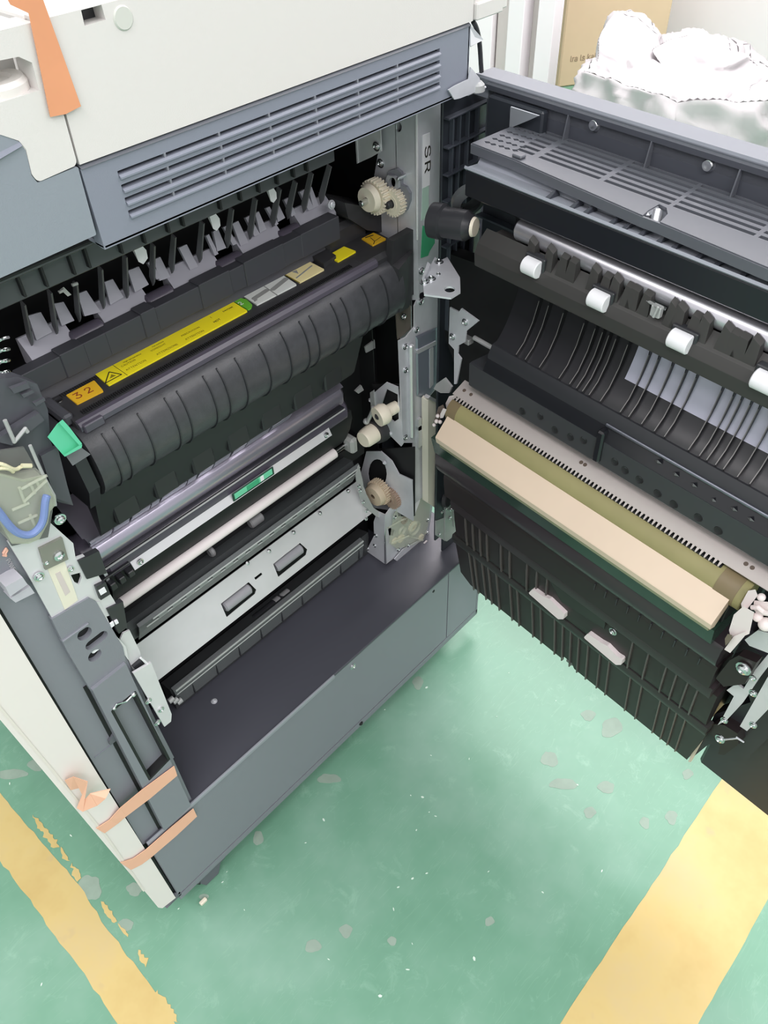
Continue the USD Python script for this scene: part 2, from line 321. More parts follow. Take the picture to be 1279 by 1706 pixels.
hump = [at2(x, y, d) for x, y, d in [(1110, 90, 3.2), (1150, 66, 3.3), (1200, 70, 3.3), (1235, 100, 3.2), (1265, 125, 3.2), (1240, 165, 3.0), (1130, 170, 2.95), (1180, 80, 3.6)]]
part(wrap, 'film_fold', crumple(hull(hump), 0.10, 14, 0.025), film, smooth=True)

# ================================================================== copier body
cop = thing('copier', 'large grey and white office copier with its side door open, paper path exposed', 'copier')
def tilt_y(y, pts, t=0.004, hole=None):
    g = Polygon(PY(y, pts)).buffer(0)
    for h in hole or []: g = g.difference(h if hasattr(h, 'geom_type') else Polygon(PY(y, h)).buffer(0))
    return ext(g, y, y + t, 'y')
def plx(x, pts, t=0.002, hole=None):
    g = Polygon(PX(x, pts)).buffer(0)
    for h in hole or []: g = g.difference(h if hasattr(h, 'geom_type') else Polygon(PX(x, h)).buffer(0))
    return ext(g, x, x + t, 'x')
def plz(z, pts, t=0.002, hole=None):
    g = Polygon(PZ(z, pts)).buffer(0)
    for h in hole or []: g = g.difference(h if hasattr(h, 'geom_type') else Polygon(PZ(z, h)).buffer(0))
    return ext(g, z - t, z, 'z')
# closed shell behind what the photo shows
part(cop, 'body_shell', cat([bx(0.0, 0.66, 0.58, 0.60, 0.06, 1.06), bx(0.0, 0.02, 0.03, 0.60, 0.06, 0.88), bx(0.665, 0.70, 0.06, 0.60, 0.06, 0.24), bx(0.645, 0.66, 0.12, 0.60, 0.06, 1.0), bx(0.0, 0.66, 0.02, 0.6, 0.06, 0.08)]), greyd)
part(cop, 'cavity_dark_backing', cat([bx(0.10, 0.66, 0.30, 0.31, 0.24, 1.0), bx(0.10, 0.62, 0.02, 0.31, 0.996, 1.0), bx(0.06, 0.10, 0.12, 0.31, 0.24, 1.0), bx(0.625, 0.64, 0.09, 0.31, 0.24, 1.0)]), dark)  # dark backing added so the open cavity stays in shade
# upper white housing
part(cop, 'scanner_housing', cat([ext(Polygon([(0.1855, 1.0605), (0.1885, 1.147), (0.6175, 1.147), (0.6175, 1.0605)]).difference(Polygon(PY(0, [(135, 17), (169, 8), (176, 33), (141, 43)]))), 0.0, 0.02, 'y'), bx(0.186, 0.617, 0.018, 0.58, 1.062, 1.1465)]), white)
part(cop, 'socket_recess', tilt_y(0.012, [(130, 12), (172, 2), (180, 38), (138, 48)], 0.003), black)
part(cop, 'round_plug', lathe((0.2449, -0.0012, 1.1368), (0, 1, 0), [(0, 0), (0, 0.0065), (0.001, 0.0074), (0.004, 0.0074), (0.004, 0)], 28), M('plug_grey', (205, 207, 200), 0.5))
part(cop, 'rear_housing', cat([bx(0.619, 0.672, 0.0, 0.4, 1.0615, 1.147), bx(0.619, 0.660, -0.004, 0.02, 1.0605, 1.075)]), white)
# front white housing with its scooped hinge recess
q = PY(0, [(128, 274), (62, 303), (52, 290), (42, 248), (30, 234), (0, 224), (-120, 190), (-140, 120)])
g = Polygon(q[:7] + [(0.05, 1.147), (0.186, 1.147)]).buffer(-0.004).buffer(0.004)
rec = Polygon(PY(0, [(-60, 118), (0, 100), (30, 94), (52, 104), (64, 150), (0, 170), (-60, 190)]))
part(cop, 'front_housing', cat([ext(g.difference(rec), -0.001, 0.02, 'y'), bx(0.05, 0.184, 0.10, 0.58, 1.06, 1.1465)]), white)
part(cop, 'hinge_recess', cat([ext(rec.buffer(0.003), 0.03, 0.034, 'y'), bx(0.10, 0.178, -0.0, 0.03, 1.146, 1.1475)]), M('shaded_white', (214, 213, 210), 0.5))
pc = A(2, 150, y=0.012)
part(cop, 'hinge_boss', lathe((pc[0], 0.0205, 1.075), (0, 0, 1), [(0, 0.021), (0.041, 0.021), (0.044, 0.019), (0.044, 0.012), (0.042, 0.010), (0.042, 0)], 40), white2)
part(cop, 'hinge_pin', rod((pc[0] - 0.004, 0.016, 1.115), (pc[0] - 0.004, 0.016, 1.1195), 0.004), metald)
# ventilated grey panel
VX0, VX1 = 0.185, 0.6137
slot_rows = [A(198, 286, y=0)[2], A(204, 309, y=0)[2], A(209, 331, y=0)[2], A(215, 352, y=0)[2]]
face = sbox(VX0, 0.9985, VX1, 1.0585); sl = []
sx0, sx1 = A(200, 300, y=0)[0], A(732, 96, y=0)[0]
for z in slot_rows: sl.append(sbox(sx0, z - 0.0044, sx1, z + 0.0004).buffer(0.0003))
vent = part(cop, 'vent_panel', cat([ext(face.difference(unary_union(sl)), 0.0, 0.004, 'y'), ext(Polygon([(0.0, 1.0585), (0.012, 1.0605), (0.012, 1.0), (0.004, 0.9985)]), VX0, VX1, 'x').slice_plane([0, 0.004, 0], [0, 1, 0]), bx(VX0, VX1, 0.0, 0.03, 0.9985, 1.002), bx(VX1 - 0.003, VX1, 0, 0.06, 1.0, 1.058)]), grey_lit_upper)
for z in slot_rows:
    part(vent, 'louvre', ext(Polygon([(-0.0024, z - 0.0048), (0.000, z - 0.0056), (0.007, z - 0.0034), (0.007, z - 0.0020), (-0.0004, z - 0.0022), (-0.0024, z - 0.0036)]), sx0, sx1, 'x'), grey_lit_upper)
    part(vent, 'slot_bridge', cat([bx(x, x + 0.0018, -0.0004, 0.006, z - 0.0045, z + 0.001, 0.0002) for x in np.linspace(sx0 + 0.04, sx1 - 0.06, 6)]), grey, kind='stuff')
part(vent, 'slot_backing', bx(sx0 - 0.004, sx1 + 0.004, 0.0075, 0.0095, 1.001, 1.056), dark)
part(cop, 'vent_top_strip', ext(Polygon([(-0.0015, 1.0578), (0.004, 1.0612), (0.012, 1.0612), (0.012, 1.0578)]), VX0, VX1, 'x'), greyd)
q = PY(0, [(160, 391), (0, 463), (-200, 548), (-200, 170), (-4, 222), (30, 235), (42, 250), (52, 292), (62, 304), (129, 277)])
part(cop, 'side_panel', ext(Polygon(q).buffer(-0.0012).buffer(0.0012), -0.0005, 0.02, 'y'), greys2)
bl = [A(0, 240, y=0), A(36, 236, y=0)]
part(cop, 'panel_ridge', hull([(0.120, -0.003, 1.079), (0.150, -0.003, 1.0845), (0.150, 0.002, 1.088), (0.120, 0.002, 1.084), (0.120, 0.002, 1.077), (0.150, 0.002, 1.082)]), grey_lit_upper)
# rear top bracket by the hinge
part(cop, 'hinge_bracket', cat([tilt_y(-0.004, [(747, 150), (758, 143), (781, 132), (784, 112), (799, 130), (801, 150), (766, 164), (757, 166)], 0.0015), bx(0.6145, 0.645, 0.0, 0.03, 0.994, 0.996), tilt_y(0.004, [(784, 42), (800, 60), (805, 66), (784, 78)], 0.001), bx(0.616, 0.646, 0.035, 0.037, 0.99, 1.06)]), metal)
part(cop, 'hinge_bolt', lathe((0.628, -0.0, 0.996), (0, 0, 1), [(0, 0.0085), (0.006, 0.008), (0.009, 0.005), (0.009, 0)], 20), metald)
part(cop, 'cable', tube(spline([A(788, 36, y=0.01), A(796, 56, y=0.01), A(800, 90, y=0.01), A(802, 120, y=0.01)], 12), 0.0024), black)
part(cop, 'rear_tab', tilt_y(-0.001, [(784, 48), (791, 62), (805, 67), (784, 77)], 0.0015), wlabel)

# skirt, shelf and caster
ZS = 0.252
part(cop, 'skirt_panel', bx(0.0, 0.6118, 0.0, 0.012, 0.0635, ZS - 0.0015), grey)
part(cop, 'skirt_end_panel', ext(Polygon([(0.6128, 0.0635), (0.6975, 0.0635), (0.6975, 0.18), (0.69, 0.205), (0.64, ZS - 0.0015), (0.6128, ZS - 0.0015)]), 0.0, 0.012, 'y'), grey)
part(cop, 'skirt_rim', cat([ext(Polygon([(0.002, 0.042), (0.0, 0.046), (0.0, 0.0605), (0.012, 0.0605), (0.012, 0.042)]), 0.0, 0.704, 'x'), bx(0.699, 0.705, 0.0, 0.02, 0.05, 0.20), bx(0.0, 0.7, 0.004, 0.014, 0.058, 0.066)]), grey)
part(cop, 'shelf', ext(Polygon([(-0.0005, ZS - 0.004), (-0.0005, ZS - 0.001), (0.001, ZS), (0.22, ZS + 0.002), (0.22, ZS - 0.004)]), 0.0, 0.70, 'x'), shelfm)
part(cop, 'shelf_lip', ext(Polygon([(-0.0022, ZS - 0.006), (-0.0028, ZS), (-0.0018, ZS + 0.0022), (0.0, ZS + 0.0022), (0.0005, ZS - 0.006)]), 0.0, 0.34, 'x'), M('lip_highlight', (150, 153, 162), 0.35))  # paler than the shelf: the lip's highlight is put into its colour
for p in ((587, 1110), (601, 1205)):
    a_ = A(*p, y=0); part(cop, 'skirt_screw', screw((a_[0], -0.0005, a_[2]), (0, -1, 0), 0.0042 if p[1] < 1200 else 0.003), bright if p[1] < 1200 else dark)
a_ = A(357, 1169, z=ZS); part(cop, 'shelf_screw', screw((a_[0], a_[1], ZS + 0.001), (0, 0, 1), 0.0035), metal)
a_ = A(722, 985, y=0); part(cop, 'skirt_hole', cyl((a_[0], -0.0006, a_[2]), (a_[0], 0.003, a_[2]), 0.0028, 14), dark)
cas = part(cop, 'caster', cat([bx(0.028, 0.088, 0.004, 0.06, 0.030, 0.050, 0.004), hull([(0.03, 0.01, 0.034), (0.082, 0.01, 0.034), (0.03, 0.05, 0.034), (0.082, 0.05, 0.034), (0.042, 0.006, 0.004), (0.066, 0.006, 0.004), (0.042, 0.04, 0.004), (0.066, 0.04, 0.004)])]), greyd)
part(cas, 'wheel', rod((0.030, 0.03, 0.022), (0.042, 0.03, 0.022), 0.022, 24), dark)
part(cas, 'foot_clip', bx(0.018, 0.030, -0.012, -0.006, 0.0, 0.007), ivory)
cas2 = part(cop, 'caster', bx(0.60, 0.66, 0.05, 0.11, 0.022, 0.05, 0.004), greyd); part(cas2, 'wheel', rod((0.61, 0.08, 0.022), (0.65, 0.08, 0.022), 0.022, 24), dark)
# white front cover seen edge-on
q = [(-0.0050, 0.068), (-0.0060, 0.45), (-0.0048, 0.70), (-0.0040, 0.86), (-0.062, 0.86), (-0.054, 0.70), (-0.0475, 0.53), (-0.040, 0.33), (-0.0335, 0.16), (-0.031, 0.086), (-0.027, 0.074)]
fc = part(cop, 'front_cover', ext(Polygon(q), -0.002, 0.55, 'y'), white2)
q2 = [(-0.0475, 0.86), (-0.046, 0.66), (-0.0400, 0.52), (-0.0335, 0.34), (-0.0335, 0.16)]
part(fc, 'cover_edge', ext(LineString([(x - 0.0005, z) for x, z in q2]).buffer(0.0012), -0.0032, 0.0, 'y'), M('cream_edge', (226, 220, 212), 0.5))
part(cop, 'cover_gap', bx(-0.0050, 0.0, 0.006, 0.012, 0.06, 0.86), dark)
part(cop, 'base_corner', hull([(-0.022, 0.0, 0.058), (0.004, 0.0, 0.058), (0.004, 0.0, 0.070), (-0.028, 0.02, 0.070), (-0.024, 0.03, 0.056), (0.004, 0.03, 0.056)]), greyd)
# ------------------------------------------------------------------ front frame beside the opening
part(cop, 'front_frame', tilt_y(0.004, [(-150, 740), (10, 800), (30, 905), (110, 1075), (205, 1080), (250, 1180), (322, 1338), (238, 1408), (150, 1262), (0, 1012), (-150, 770)], 0.02), grey)
hb = [(86, 1032), (148, 996), (160, 1002), (205, 1078), (211, 1108), (152, 1152), (112, 1085)]
holes = [disc(*A(px, py, y=-0.004)[[0, 2]], r) for px, py, r in ((141, 1056, 0.0075), (158, 1092, 0.0072))]
holes.append(LineString(PY(-0.004, [(152, 1074), (170, 1060)])).buffer(0.006))
part(cop, 'latch_plate', tilt_y(-0.004, hb, 0.006, holes), grey)
part(cop, 'latch_holes', tilt_y(0.0022, [(120, 1040), (170, 1030), (190, 1100), (150, 1125)], 0.0018), dark)
part(cop, 'latch_pin', bx(*[f(A(*p, y=-0.001)[0] for p in ((150, 1082), (170, 1070))) for f in (min, max)], -0.003, 0.002, A(160, 1080, y=0)[2] - 0.002, A(160, 1072, y=0)[2] + 0.001), wlabel)
part(cop, 'latch_ledge', bx(A(104, 1069, y=-0.006)[0], A(150, 1042, y=-0.006)[0], -0.006, 0.0, A(104, 1069, y=-0.006)[2] - 0.003, A(104, 1069, y=-0.006)[2], 0.0005), grey)
pk = [(188, 1184), (224, 1154), (281, 1266), (250, 1298)]
part(cop, 'pocket_panel', tilt_y(-0.008, [(154, 1150), (210, 1106), (318, 1342), (274, 1384)], 0.012, [Polygon(PY(-0.008, pk)).buffer(0.002)]), grey)
part(cop, 'pocket_floor', tilt_y(0.014, [(184, 1180), (228, 1140), (290, 1262), (250, 1302)], 0.003), grey)
part(cop, 'pocket_walls', cat([ext(Polygon(PY(-0.0078, pk)).buffer(0.0021).difference(Polygon(PY(-0.0078, pk)).buffer(-0.0012)), -0.0078, 0.016, 'y')]), dark)  # walls coloured dark to stand for the shade in the recess
a0, a1 = A(190, 1180, y=-0.009), A(222, 1157, y=-0.009)
part(cop, 'pocket_spring', cat([tube([a0, a0 + [0.004, 0, 0.003], a0 + (a1 - a0) * 0.4, a0 + (a1 - a0) * 0.6 - [0, 0, 0.003], a1], 0.0011), trimesh.creation.icosphere(1, 0.003).apply_translation(a1), trimesh.creation.icosphere(1, 0.0022).apply_translation(a0)]), bright)
part(cop, 'frame_groove', tilt_y(0.0028, [(139, 1146), (149, 1139), (274, 1374), (264, 1382)], 0.0010), dark)
part(cop, 'frame_seam', cat([tilt_y(0.0030, [(158, 1262), (192, 1236), (192, 1238), (159, 1264)], 0.0014)]), railm)
part(cop, 'frame_clip', tilt_y(0.0, [(182, 1236), (190, 1222), (194, 1234), (184, 1242)], 0.004), greyd)
# steel side frame at the front
sp = part(cop, 'front_side_frame', tilt_y(-0.002, [(13, 903), (85, 872), (122, 905), (126, 930), (140, 925), (152, 940), (190, 1000), (200, 1020), (175, 1028), (148, 996), (88, 1032), (45, 955)], 0.0025, [[(118, 958), (134, 954), (136, 962), (132, 974), (124, 970)]]), plate)
part(sp, 'spec_label', tilt_y(-0.0026, [(78, 945), (106, 930), (130, 1000), (108, 1016)], 0.0005), ivory2)
part(sp, 'spec_text', tilt_y(-0.0029, [(92, 956), (100, 952), (117, 986), (109, 993)], 0.0003), M('pale_print', (206, 196, 192), 0.6))
part(cop, 'bolt_block', tilt_y(-0.005, [(66, 915), (104, 896), (114, 932), (76, 950)], 0.004), M('olive_bracket', (128, 130, 120), 0.5))
for px, py, r_ in ((96, 924, 0.0052), (65, 961, 0.0035), (77, 937, 0.0022), (100, 865, 0.0040), (118, 948, 0.0022)):
    a_ = A(px, py, y=-0.004); part(cop, 'frame_screw', screw((a_[0], -0.004, a_[2]), (0, -1, 0), r_), bright)
part(cop, 'edge_strip', tilt_y(-0.003, [(158, 1004), (166, 1002), (190, 1055), (210, 1078), (214, 1100), (203, 1085), (182, 1058)], 0.003), plate)
part(cop, 'lower_bracket', cat([tilt_y(0.004, [(205, 1055), (216, 1050), (233, 1085), (237, 1105), (222, 1120), (206, 1085), (196, 1075)], 0.002), tilt_y(-0.006, [(222, 1122), (252, 1104), (286, 1190), (285, 1202), (274, 1211)], 0.003), tilt_y(0.002, [(222, 1122), (236, 1112), (255, 1116), (252, 1104)], 0.002)]), plate)
for px, py in ((247, 1168), (262, 1204), (268, 1182)):
    a_ = A(px, py, y=-0.007); part(cop, 'bracket_screw', screw((a_[0], -0.007, a_[2]), (0, -1, 0), 0.0030), bright)
part(cop, 'roller_clip', cat([tilt_y(0.0, [(222, 1112), (236, 1100), (252, 1118), (240, 1128)], 0.004)]), black)
part(cop, 'clip_spring', tube([A(234, 1096, y=-0.004), A(245, 1105, y=-0.004), A(250, 1110, y=-0.004), A(247, 1122, y=-0.004)], 0.0012), wlabel)
part(cop, 'latch_levers', cat([tilt_y(-0.004, [(178, 1015), (205, 1002), (212, 1045), (198, 1056)], 0.006), tilt_y(-0.004, [(130, 935), (165, 918), (178, 955), (145, 965)], 0.006), tilt_y(-0.006, [(160, 978), (176, 970), (184, 990), (168, 1000)], 0.006)]), black)
part(cop, 'lever_tip', cat([tilt_y(-0.0065, [(164, 984), (174, 978), (178, 986), (168, 992)], 0.002), tilt_y(-0.006, [(184, 1040), (189, 1036), (191, 1042), (186, 1046)], 0.002), tilt_y(-0.006, [(191, 1036), (196, 1033), (198, 1038), (193, 1041)], 0.002)]), wlabel)
a_ = A(160, 952, y=0.0); part(cop, 'roller_bearing', cat([lathe((a_[0] - 0.004, 0.02, a_[2] - 0.02), (1, 0, 0), [(0, 0.004), (0, 0.010), (0.006, 0.010), (0.006, 0.004)], 24)]), bright)
# power switch and legend
s0 = [(9, 978), (26, 968), (38, 962), (46, 974), (17, 994)]
sw = part(cop, 'power_switch', cat([tilt_y(-0.012, s0, 0.016), tilt_y(-0.008, [(17, 997), (50, 977), (58, 988), (26, 1004)], 0.012)]), M('switch_grey', (186, 186, 194), 0.5))
part(cop, 'power_mark', cat([tube([A(5, 922, y=0.003), A(10, 914, y=0.003), A(12, 917, y=0.003), A(9, 922, y=0.003), A(10, 926, y=0.003), A(5, 925, y=0.003)], 0.0011)]), M('salmon_mark', (230, 180, 160), 0.5))
pr_, pu_ = A(26, 955, y=0.0036) - A(12, 931, y=0.0036), A(18, 929, y=0.0036) - A(11, 934, y=0.0036)
part(cop, 'power_legend', letters('POWER', 0.0036, 0.0006, A(9, 933, y=0.0038), pr_, pu_), M('legend_grey', (165, 166, 170), 0.5))
# transparent wiring guard with blue cable
g = [(-40, 780), (10, 792), (40, 800), (74, 792), (82, 812), (93, 830), (92, 842), (84, 852), (80, 872), (66, 898), (48, 906), (20, 906), (5, 880), (-40, 800)]
gd = part(cop, 'clear_wiring_guard', cat([tilt_y(-0.018, g, 0.0015), ext(Polygon(PY(-0.018, g)).buffer(0.0).difference(Polygon(PY(-0.018, g)).buffer(-0.0015)), -0.018, 0.004, 'y')]), clearp)
for p0, p1 in (((35, 815), (78, 792)), ((40, 836), (78, 800)), ((32, 812), (42, 840)), ((50, 806), (58, 822)), ((60, 800), (66, 812)), ((30, 872), (62, 858)), ((50, 858), (62, 884)), ((20, 850), (48, 838))):
    part(gd, 'guard_rib', tube([A(*p0, y=-0.019), A(*p1, y=-0.019)], 0.0013), clearp)
part(gd, 'guard_edge', tube([A(*p, y=-0.016) for p in ((50, 742), (62, 770), (75, 798), (90, 826), (92, 842))], 0.0014), metald)
part(cop, 'wiring_shelf', tilt_y(-0.004, [(-60, 760), (40, 745), (84, 822), (88, 850), (80, 895), (20, 910)], 0.002), M('wiring_backing', (104, 106, 104), 0.6))
part(cop, 'wire_bundle', cat([tube(spline([A(-10, 772, y=-0.012), A(10, 776, y=-0.014), A(26, 782, y=-0.012), A(34, 778, y=-0.01)], 10), 0.0016), tube(spline([A(-10, 782, y=-0.012), A(8, 780, y=-0.014), A(22, 786, y=-0.012)], 8), 0.0016), tube([A(36, 776, y=-0.012), A(52, 776, y=-0.012)], 0.002)]), M('pale_wire', (214, 210, 178), 0.5))
part(cop, 'blue_cable', tube(spline([A(*p, y=-0.024) for p in ((-12, 842), (2, 858), (16, 876), (36, 890), (52, 890), (66, 878), (74, 850), (78, 826))], 40), 0.0031, 10), blue)
# black mouldings above the wiring
part(cop, 'front_moulding', cat([tilt_y(0.006, [(-80, 640), (30, 628), (62, 640), (80, 684), (84, 735), (100, 768), (122, 842), (96, 836), (60, 790), (-80, 780)], 0.01), tilt_y(-0.002, [(-10, 735), (65, 688), (74, 700), (20, 742)], 0.006), tilt_y(-0.0015, [(18, 648), (46, 638), (50, 646), (24, 656)], 0.004), tilt_y(-0.0015, [(36, 658), (54, 650), (57, 654), (40, 663)], 0.004), tilt_y(-0.001, [(56, 672), (74, 663), (76, 667), (60, 677)], 0.003), tilt_y(0.002, [(68, 760), (96, 745), (120, 840), (92, 830)], 0.004)]), M('moulding_grey', (76, 77, 84), 0.5))
part(cop, 'moulding_clip', tube([A(8, 700, y=-0.006), A(24, 736, y=-0.006), A(42, 714, y=-0.006), A(46, 720, y=-0.006)], 0.0016), metald)
sp_ = [A(3 + 3 * math.cos(t), 566 + 3.0 * t, y=0.02) + np.array([0.004 * math.cos(t), 0.004 * math.sin(t), 0]) for t in np.linspace(0, 30, 70)]
part(cop, 'coil_spring', tube(sp_, 0.0012, 6), bright)

# ------------------------------------------------------------------ exit guide under the vented panel
ylow = 0.045
zt = 0.998
bot = [A(0, 514, y=ylow), A(150, 448, y=ylow), A(330, 370, y=ylow), A(545, 280, y=ylow)]
zb = float(np.mean([b[2] for b in bot]))
eg = part(cop, 'exit_guide', cat([bx(0.08, A(560, 290, y=ylow)[0], ylow, ylow + 0.003, zb, zt), bx(0.08, A(583, 235, y=ylow)[0], 0.02, ylow, zt - 0.003, zt)]), M('guide_strip_grey', (74, 77, 80), 0.5))
for px, py in ((0, 465), (50, 444), (90, 428), (138, 405), (165, 394), (222, 370), (262, 352), (304, 335), (330, 325), (395, 296), (430, 282), (462, 268), (494, 255), (522, 243), (545, 233)):
    a_ = A(px, py, y=0.01); part(eg, 'guide_rib', bx(a_[0] - 0.0010, a_[0] + 0.0010, ylow - 0.005, ylow, zb + 0.004, zt, 0.0003), dark)
# pivoting lever bar
yb = 0.135
B0, B1 = A(58, 592, y=yb), A(552, 348, y=yb)
zbar = (B0[2] + B1[2]) / 2
lbs = [part(cop, 'lever_bar', ext(Polygon([(yb - 0.002, zbar - 0.014), (yb - 0.003, zbar - 0.004), (yb + 0.001, zbar + 0.001), (yb + 0.014, zbar + 0.013), (yb + 0.018, zbar + 0.012), (yb + 0.018, zbar - 0.014)]), A(x0, 620 - 0.494 * x0, y=yb)[0], A(x1, 620 - 0.494 * x1, y=yb)[0], 'x'), lever) for x0, x1 in ((50, 122), (172, 248), (288, 366), (404, 470), (500, 556))]
lb = lbs[0]
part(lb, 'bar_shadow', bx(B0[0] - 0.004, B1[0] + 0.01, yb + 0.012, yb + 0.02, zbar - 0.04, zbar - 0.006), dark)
for x0, x1 in ((120, 174), (246, 290), (364, 406), (468, 502)):
    p0, p1 = A(x0, 624 - 0.494 * x0, y=yb - 0.004), A(x1, 624 - 0.494 * x1, y=yb - 0.004)
    part(cop, 'exit_roller', rod((p0[0], yb + 0.002, zbar - 0.006), (p1[0], yb + 0.002, zbar - 0.006), 0.0095, 24), rollerd)
    part(cop, 'exit_shaft', rod((p0[0] - 0.007, yb + 0.002, zbar - 0.006), (p0[0] + 0.001, yb + 0.002, zbar - 0.006), 0.0042, 16), bright)
yf = 0.14
for (t0, t1, b1, b0) in [((47, 526), (68, 520), (87, 553), (61, 567)), ((90, 506), (106, 503), (124, 534), (103, 543)), ((129, 490), (144, 484), (168, 520), (141, 527)), ((174, 470), (188, 465), (206, 495), (184, 508)), ((213, 451), (231, 444), (248, 474), (225, 487)), ((246, 438), (252, 435), (268, 463), (261, 466)), ((256, 433), (267, 428), (284, 462), (266, 468)), ((298, 413), (311, 407), (330, 444), (317, 450)), ((343, 393), (348, 390), (364, 423), (358, 426)), ((355, 386), (363, 381), (377, 413), (362, 419)), ((372, 379), (378, 376), (395, 406), (388, 409)), ((387, 373), (397, 368), (414, 404), (401, 410)), ((409, 363), (416, 359), (433, 390), (424, 394)), ((425, 356), (431, 352), (444, 382), (433, 388)), ((443, 347), (449, 344), (464, 373), (459, 376)), ((457, 341), (463, 338), (475, 363), (463, 370)), ((473, 333), (481, 329), (493, 357), (486, 361)), ((499, 320), (508, 315), (523, 347), (514, 351)), ((514, 314), (519, 311), (531, 343), (522, 347))]:
    lo = [A(*b0, y=yb + 0.004), A(*b1, y=yb + 0.004)]; hi = [A(*t0, y=yf + 0.01), A(*t1, y=yf + 0.01)]
    d = np.array([0, 0.0035, -0.001])
    part(lb, 'lever_finger', hull(lo + hi + [p + d for p in lo + hi]), lever)
for t, b in [((35, 512), (61, 567)), ((79, 492), (103, 548)), ((122, 478), (141, 527)), ((163, 453), (182, 505)), ((203, 433), (222, 487)), ((248, 415), (267, 465)), ((284, 400), (298, 445)), ((328, 378), (347, 426)), ((378, 355), (393, 402)), ((418, 338), (430, 388)), ((456, 322), (470, 366)), ((484, 310), (494, 354)), ((509, 296), (522, 342)), ((540, 284), (550, 328))]:
    p, q = A(*t, y=0.118), A(*b, y=yb + 0.001)
    x = (p[0] + q[0]) / 2
    part(cop, 'guide_blade', ext(Polygon([(0.118, p[2]), (0.124, p[2] + 0.002), (yb + 0.008, q[2] + 0.004), (yb + 0.006, q[2] - 0.006), (yb + 0.001, q[2])]), x - 0.0009, x + 0.0009, 'x'), M('blade_grey', (96, 97, 100), 0.5) if 'bladem' not in globals() else bladem)
    bladem = UsdShade.Material.Get(stage, '/World/Looks/blade_grey')
for px, py, s in ((233, 426, 1.0), (357, 372, 0.9), (453, 327, 0.8)):
    a_ = A(px, py, y=0.12)
    part(cop, 'white_actuator', hull([a_ + np.array(v) * 0.0062 * s for v in ((-0.7, 0, 1.6), (0.5, 0, 1.9), (1.3, 0, 0.4), (1.2, 0, -0.9), (0.2, 0, -1.5), (-0.5, 0, -0.8), (-0.7, 1, 1.6), (0.5, 1, 1.9), (1.3, 1, 0.4), (1.2, 1, -0.9), (0.2, 1, -1.5))]), wlabel)
part(cop, 'actuator_arm', cat([hull([A(100, 482, y=0.12), A(106, 478, y=0.12), A(119, 491, y=0.12), A(113, 494, y=0.12), A(100, 482, y=0.126), A(106, 478, y=0.126), A(119, 491, y=0.126), A(113, 494, y=0.126)]), tube([A(98, 487, y=0.119), A(106, 483, y=0.119)], 0.0016), tube([A(120, 475, y=0.119), A(129, 472, y=0.119)], 0.0016)]), M('actuator_grey', (186, 188, 186), 0.5))
part(cop, 'exit_backing', cat([bx(0.09, 0.57, 0.205, 0.21, 0.80, zt), bx(0.09, 0.57, 0.15, 0.21, zbar - 0.05, zbar - 0.035)]), dark)
# stepped guide rail below the lever bar
st = []
zr = A(134, 577, y=0.118)[2]
for k, (x0, x1, dz) in enumerate([(28, 96, 0.0), (96, 135, 0.004), (135, 172, 0.004), (172, 232, 0.004), (232, 255, 0.008), (255, 330, 0.004), (330, 380, 0.008), (380, 405, 0.004), (405, 470, 0.008), (470, 500, 0.006), (500, 562, 0.008)]):
    p0, p1 = A(x0, 627 - 0.45 * x0, y=0.118), A(x1, 627 - 0.45 * x1, y=0.118)
    st.append(bx(p0[0] - 0.0005, p1[0] + 0.0005, 0.118 - dz * 0.4, 0.133, zr - 0.024, zr + dz * 0.5, 0.0008))
part(cop, 'stepped_rail', cat(st), M('rail_charcoal', (66, 67, 73), 0.5))
for px, py, s in ((552, 341, 1),):
    a_ = A(px, py, y=0.125); part(cop, 'rail_screw', screw(a_, (0, -1, 0.2), 0.004), metal)
# ================================================================== fuser unit
fu = thing('fuser_unit', 'black ribbed fuser unit with yellow warning labels, inside the copier opening', 'fuser unit')
FX0, FX1 = A(128, 708, y=0.075)[0], A(655, 440, y=0.075)[0]
ZR = 0.5 * (A(128, 708, y=0.078)[2] + A(560, 467, y=0.078)[2])
prof = [(0.076, ZR - 0.006), (0.066, ZR - 0.011), (0.058, ZR - 0.021), (0.053, ZR - 0.036), (0.052, ZR - 0.052), (0.056, ZR - 0.066), (0.064, ZR - 0.077), (0.078, ZR - 0.086), (0.10, ZR - 0.091)]
pp = [tuple(v) for v in spline([(0, *p) for p in prof], 26)[:, 1:]]
cover = part(fu, 'curved_cover', ext(Polygon(pp + [(0.10, ZR - 0.006)]), FX0 - 0.004, FX1 - 0.004, 'x'), fuserm, smooth=30)
for (px, py) in ((157, 701), (176, 692), (217, 668), (262, 641), (283, 630), (327, 605), (350, 592), (380, 572), (421, 550), (457, 530), (489, 514), (506, 504), (542, 481), (559, 472), (594, 457), (626, 446)):
    x = A(px, py, y=0.07)[0]
    part(fu, 'cover_rib', ext(LineString(pp[3:-4]).buffer(0.0016, cap_style='round'), x - 0.0007, x + 0.0007, 'x'), black)
zt_ = ZR + 0.0045
part(fu, 'top_deck', cat([ext(Polygon([(0.0765, ZR - 0.01), (0.0765, ZR), (0.081, ZR + 0.003), (0.126, zt_), (0.126, ZR - 0.02)]), FX0, FX1, 'x')]), blackm)
part(fu, 'front_lip', cat([ext(Polygon([(0.0715, ZR - 0.006), (0.0715, ZR - 0.001), (0.0745, ZR + 0.0022), (0.079, ZR + 0.0030), (0.079, ZR - 0.006)]), FX0 + 0.001, FX1 - 0.03, 'x'), bx(FX0 + 0.003, FX0 + 0.024, 0.068, 0.074, ZR - 0.008, ZR + 0.001, 0.001)]), M('fuser_lip_grey', (84, 80, 92), 0.3))
tx = []
